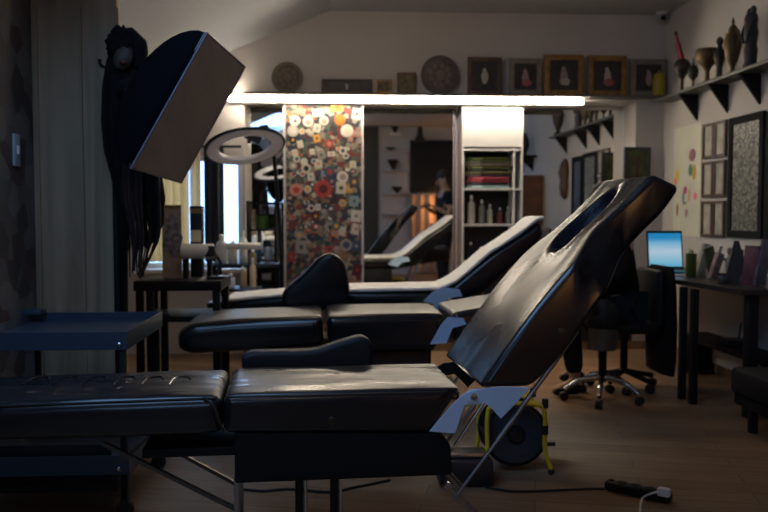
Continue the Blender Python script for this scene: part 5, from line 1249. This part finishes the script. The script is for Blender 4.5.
# picture and statue above the screen, dark door, shelf with urn
a = vY(430, 108, yr); c = vY(446, 124, yr)
T = thing('framed_picture', ((a.x+c.x)/2, yr, c.z), 'small picture above the black screen in the mirror', 'picture')
MB().box2((a.x, yr-.02, c.z), (c.x, yr+.01, a.z)).build('frame', wood_f, T, False); MB().box2((a.x+.02, yr+.008, c.z+.02), (c.x-.02, yr+.013, a.z-.02)).build('print', mm('rust_print', (.25, .12, .07), .6), T, False)
a = vY(366, 127, yr); c = vY(378.5, 196, yr)
struct('door_1', MB().box2((a.x-.35, YR, 0), (c.x, YR+.04, a.z)), mm('dark_door', (.03, .03, .022), .5))
q = vY(395, 133, YR+.12)
T = thing('wall_vase', q, 'dark tall vase on a wall bracket seen in the middle mirror', 'vase')
MB().lathe([(.05, 0), (.03, .03), (.10, .16), (.11, .26), (.07, .36), (.04, .42), (.05, .44)], q, 20).build('body', bronze, T)
MB().box2((q.x-.1, YR, q.z-.03), (q.x+.1, YR+.22, q.z-.002)).build('bracket', white_pl, T, False)
q = vY(420, 140, YR+.12)
T = thing('bust', q, 'dark bust with a round head on top of the black screen', 'bust')
MB().lathe([(.09, 0), (.09, .04), (.05, .08), (.04, .3), (.08, .34), (.06, .42)], q, 18).blob(q+Vector((0, 0, .52)), (.10, .10, .13), .1, seg=16).build('body', bronze, T)
MB().box2((q.x-.12, YR, q.z-.03), (q.x+.12, YR+.22, q.z-.002)).build('bracket', wood_dk, T, False)
a = vY(383, 150, YR+.2); c = vY(409, 193, YR+.2)
T = thing('display_shelf', ((a.x+c.x)/2, YR+.12, 0), 'pale wall unit with dark ornaments left of the black screen in the mirror', 'shelf unit')
b = MB(); b.box2((a.x, YR+.01, 0), (c.x, YR+.03, a.z)); 
for z in (a.z, a.z-.38, c.z, c.z-.4): b.box2((a.x, YR+.03, z-.02), (c.x, YR+.22, z))
b.build('body', mm('pale_unit', (.45, .43, .42), .7), T, False)
for i, (px, z, h) in enumerate(((393, a.z-.38, .2), (397, c.z, .12), (390, a.z, .05))):
    q = vY(px, 180, YR+.12); q.z = z+.001; TT = thing('ornament', q, ['dark winged ornament', 'low dark ornament', 'flat dark dish'][i]+' on the pale wall unit in the mirror', 'ornament')
    MB().lathe([(.04, 0), (.03, h*.2), (.09, h*.7), (.11, h), (.09, h)], q, 16).build('body', bronze, TT)
# brown wardrobe on the right wall nearer the camera (in the right mirror)
T = thing('wardrobe', (2.6, 2.6, 0), 'red-brown wooden wardrobe seen in the right mirror', 'wardrobe')
wr = mm('red_brown_wood', (.10, .035, .018), .5, var=.3, vs=6, stretch=(1, 8, 1))
MB().box2((2.45, 1.5, 0), (XR-.01, 3.5, 1.70)).build('carcass', wr, T, False)
for k in range(3):
    y = 1.52+k*.66; MB().box2((2.43, y, .08), (2.452, y+.64, 1.67), bev=.004).build('door', wr, T); MB().blob((2.415, y+.58, .9), (.014, .014, .014), seg=10).build('knob', brass, T)
# added warm fill globes, kept out of view, to lift the room light
for (x_, y_, lb_, es_) in ((.05, -.4, 'added warm fill globe behind the camera', 4), (.05, 4.95, 'added warm fill globe above the row of chairs, out of frame', 9)):
    q = Vector((x_, y_, ZC-.02)); T = thing('ceiling_lamp', q-Vector((0, 0, .1)), lb_, 'lamp', 'added fill globes')
    MB().lathe([(.07, -.08), (.08, -.02), (.08, .02)], q, 24).build('housing', blackm, T)
    if es_ > 5: MB().tube([q-Vector((0, 0, .07)), q-Vector((0, 0, .10))], .006, 8).build('cord', blackm, T)
    MB().blob(q-Vector((0, 0, .2)), (.14, .14, .14), seg=20).build('glowing_globe', mm('warm_fill_%d' % es_, (1, .8, .6), .5, emit=(1, .74, .50), es=es_), T)
# added warm fill spot, out of view, brightening the floor near the stool
for (x, y, e_, lb) in ((1.35, 6.3, 40, 'small added warm fill spot in the ceiling near the back wall'), ):
    T = thing('fill_spot', (x, y, ZC-.03), lb, 'lamp')
    MB().lathe([(.05, 0), (.055, .028)], (x, y, ZC-.03), 20).build('ring', white_pl, T)
    l = bpy.data.objects.new('spot_beam', bpy.data.lights.new('spot_beam', 'SPOT')); C.objects.link(l); l.location = (x, y, ZC-.05)
    tgt = Vector((1.75, 5.75, 0)); l.rotation_euler = (tgt-l.location).to_track_quat('-Z', 'Y').to_euler(); l.data.energy = e_; l.data.color = (1, .6, .32); l.data.spot_size = radians(36); l.data.spot_blend = .8; l.data.shadow_soft_size = .04

for o in C.objects:
    if '_local' in o: del o['_local']

# ------------------------------------------------------------ view
S.view_settings.view_transform = 'Standard'; S.view_settings.look = 'None'; S.view_settings.gamma = 1; S.view_settings.use_curve_mapping = False
S.view_settings.exposure = 0.78
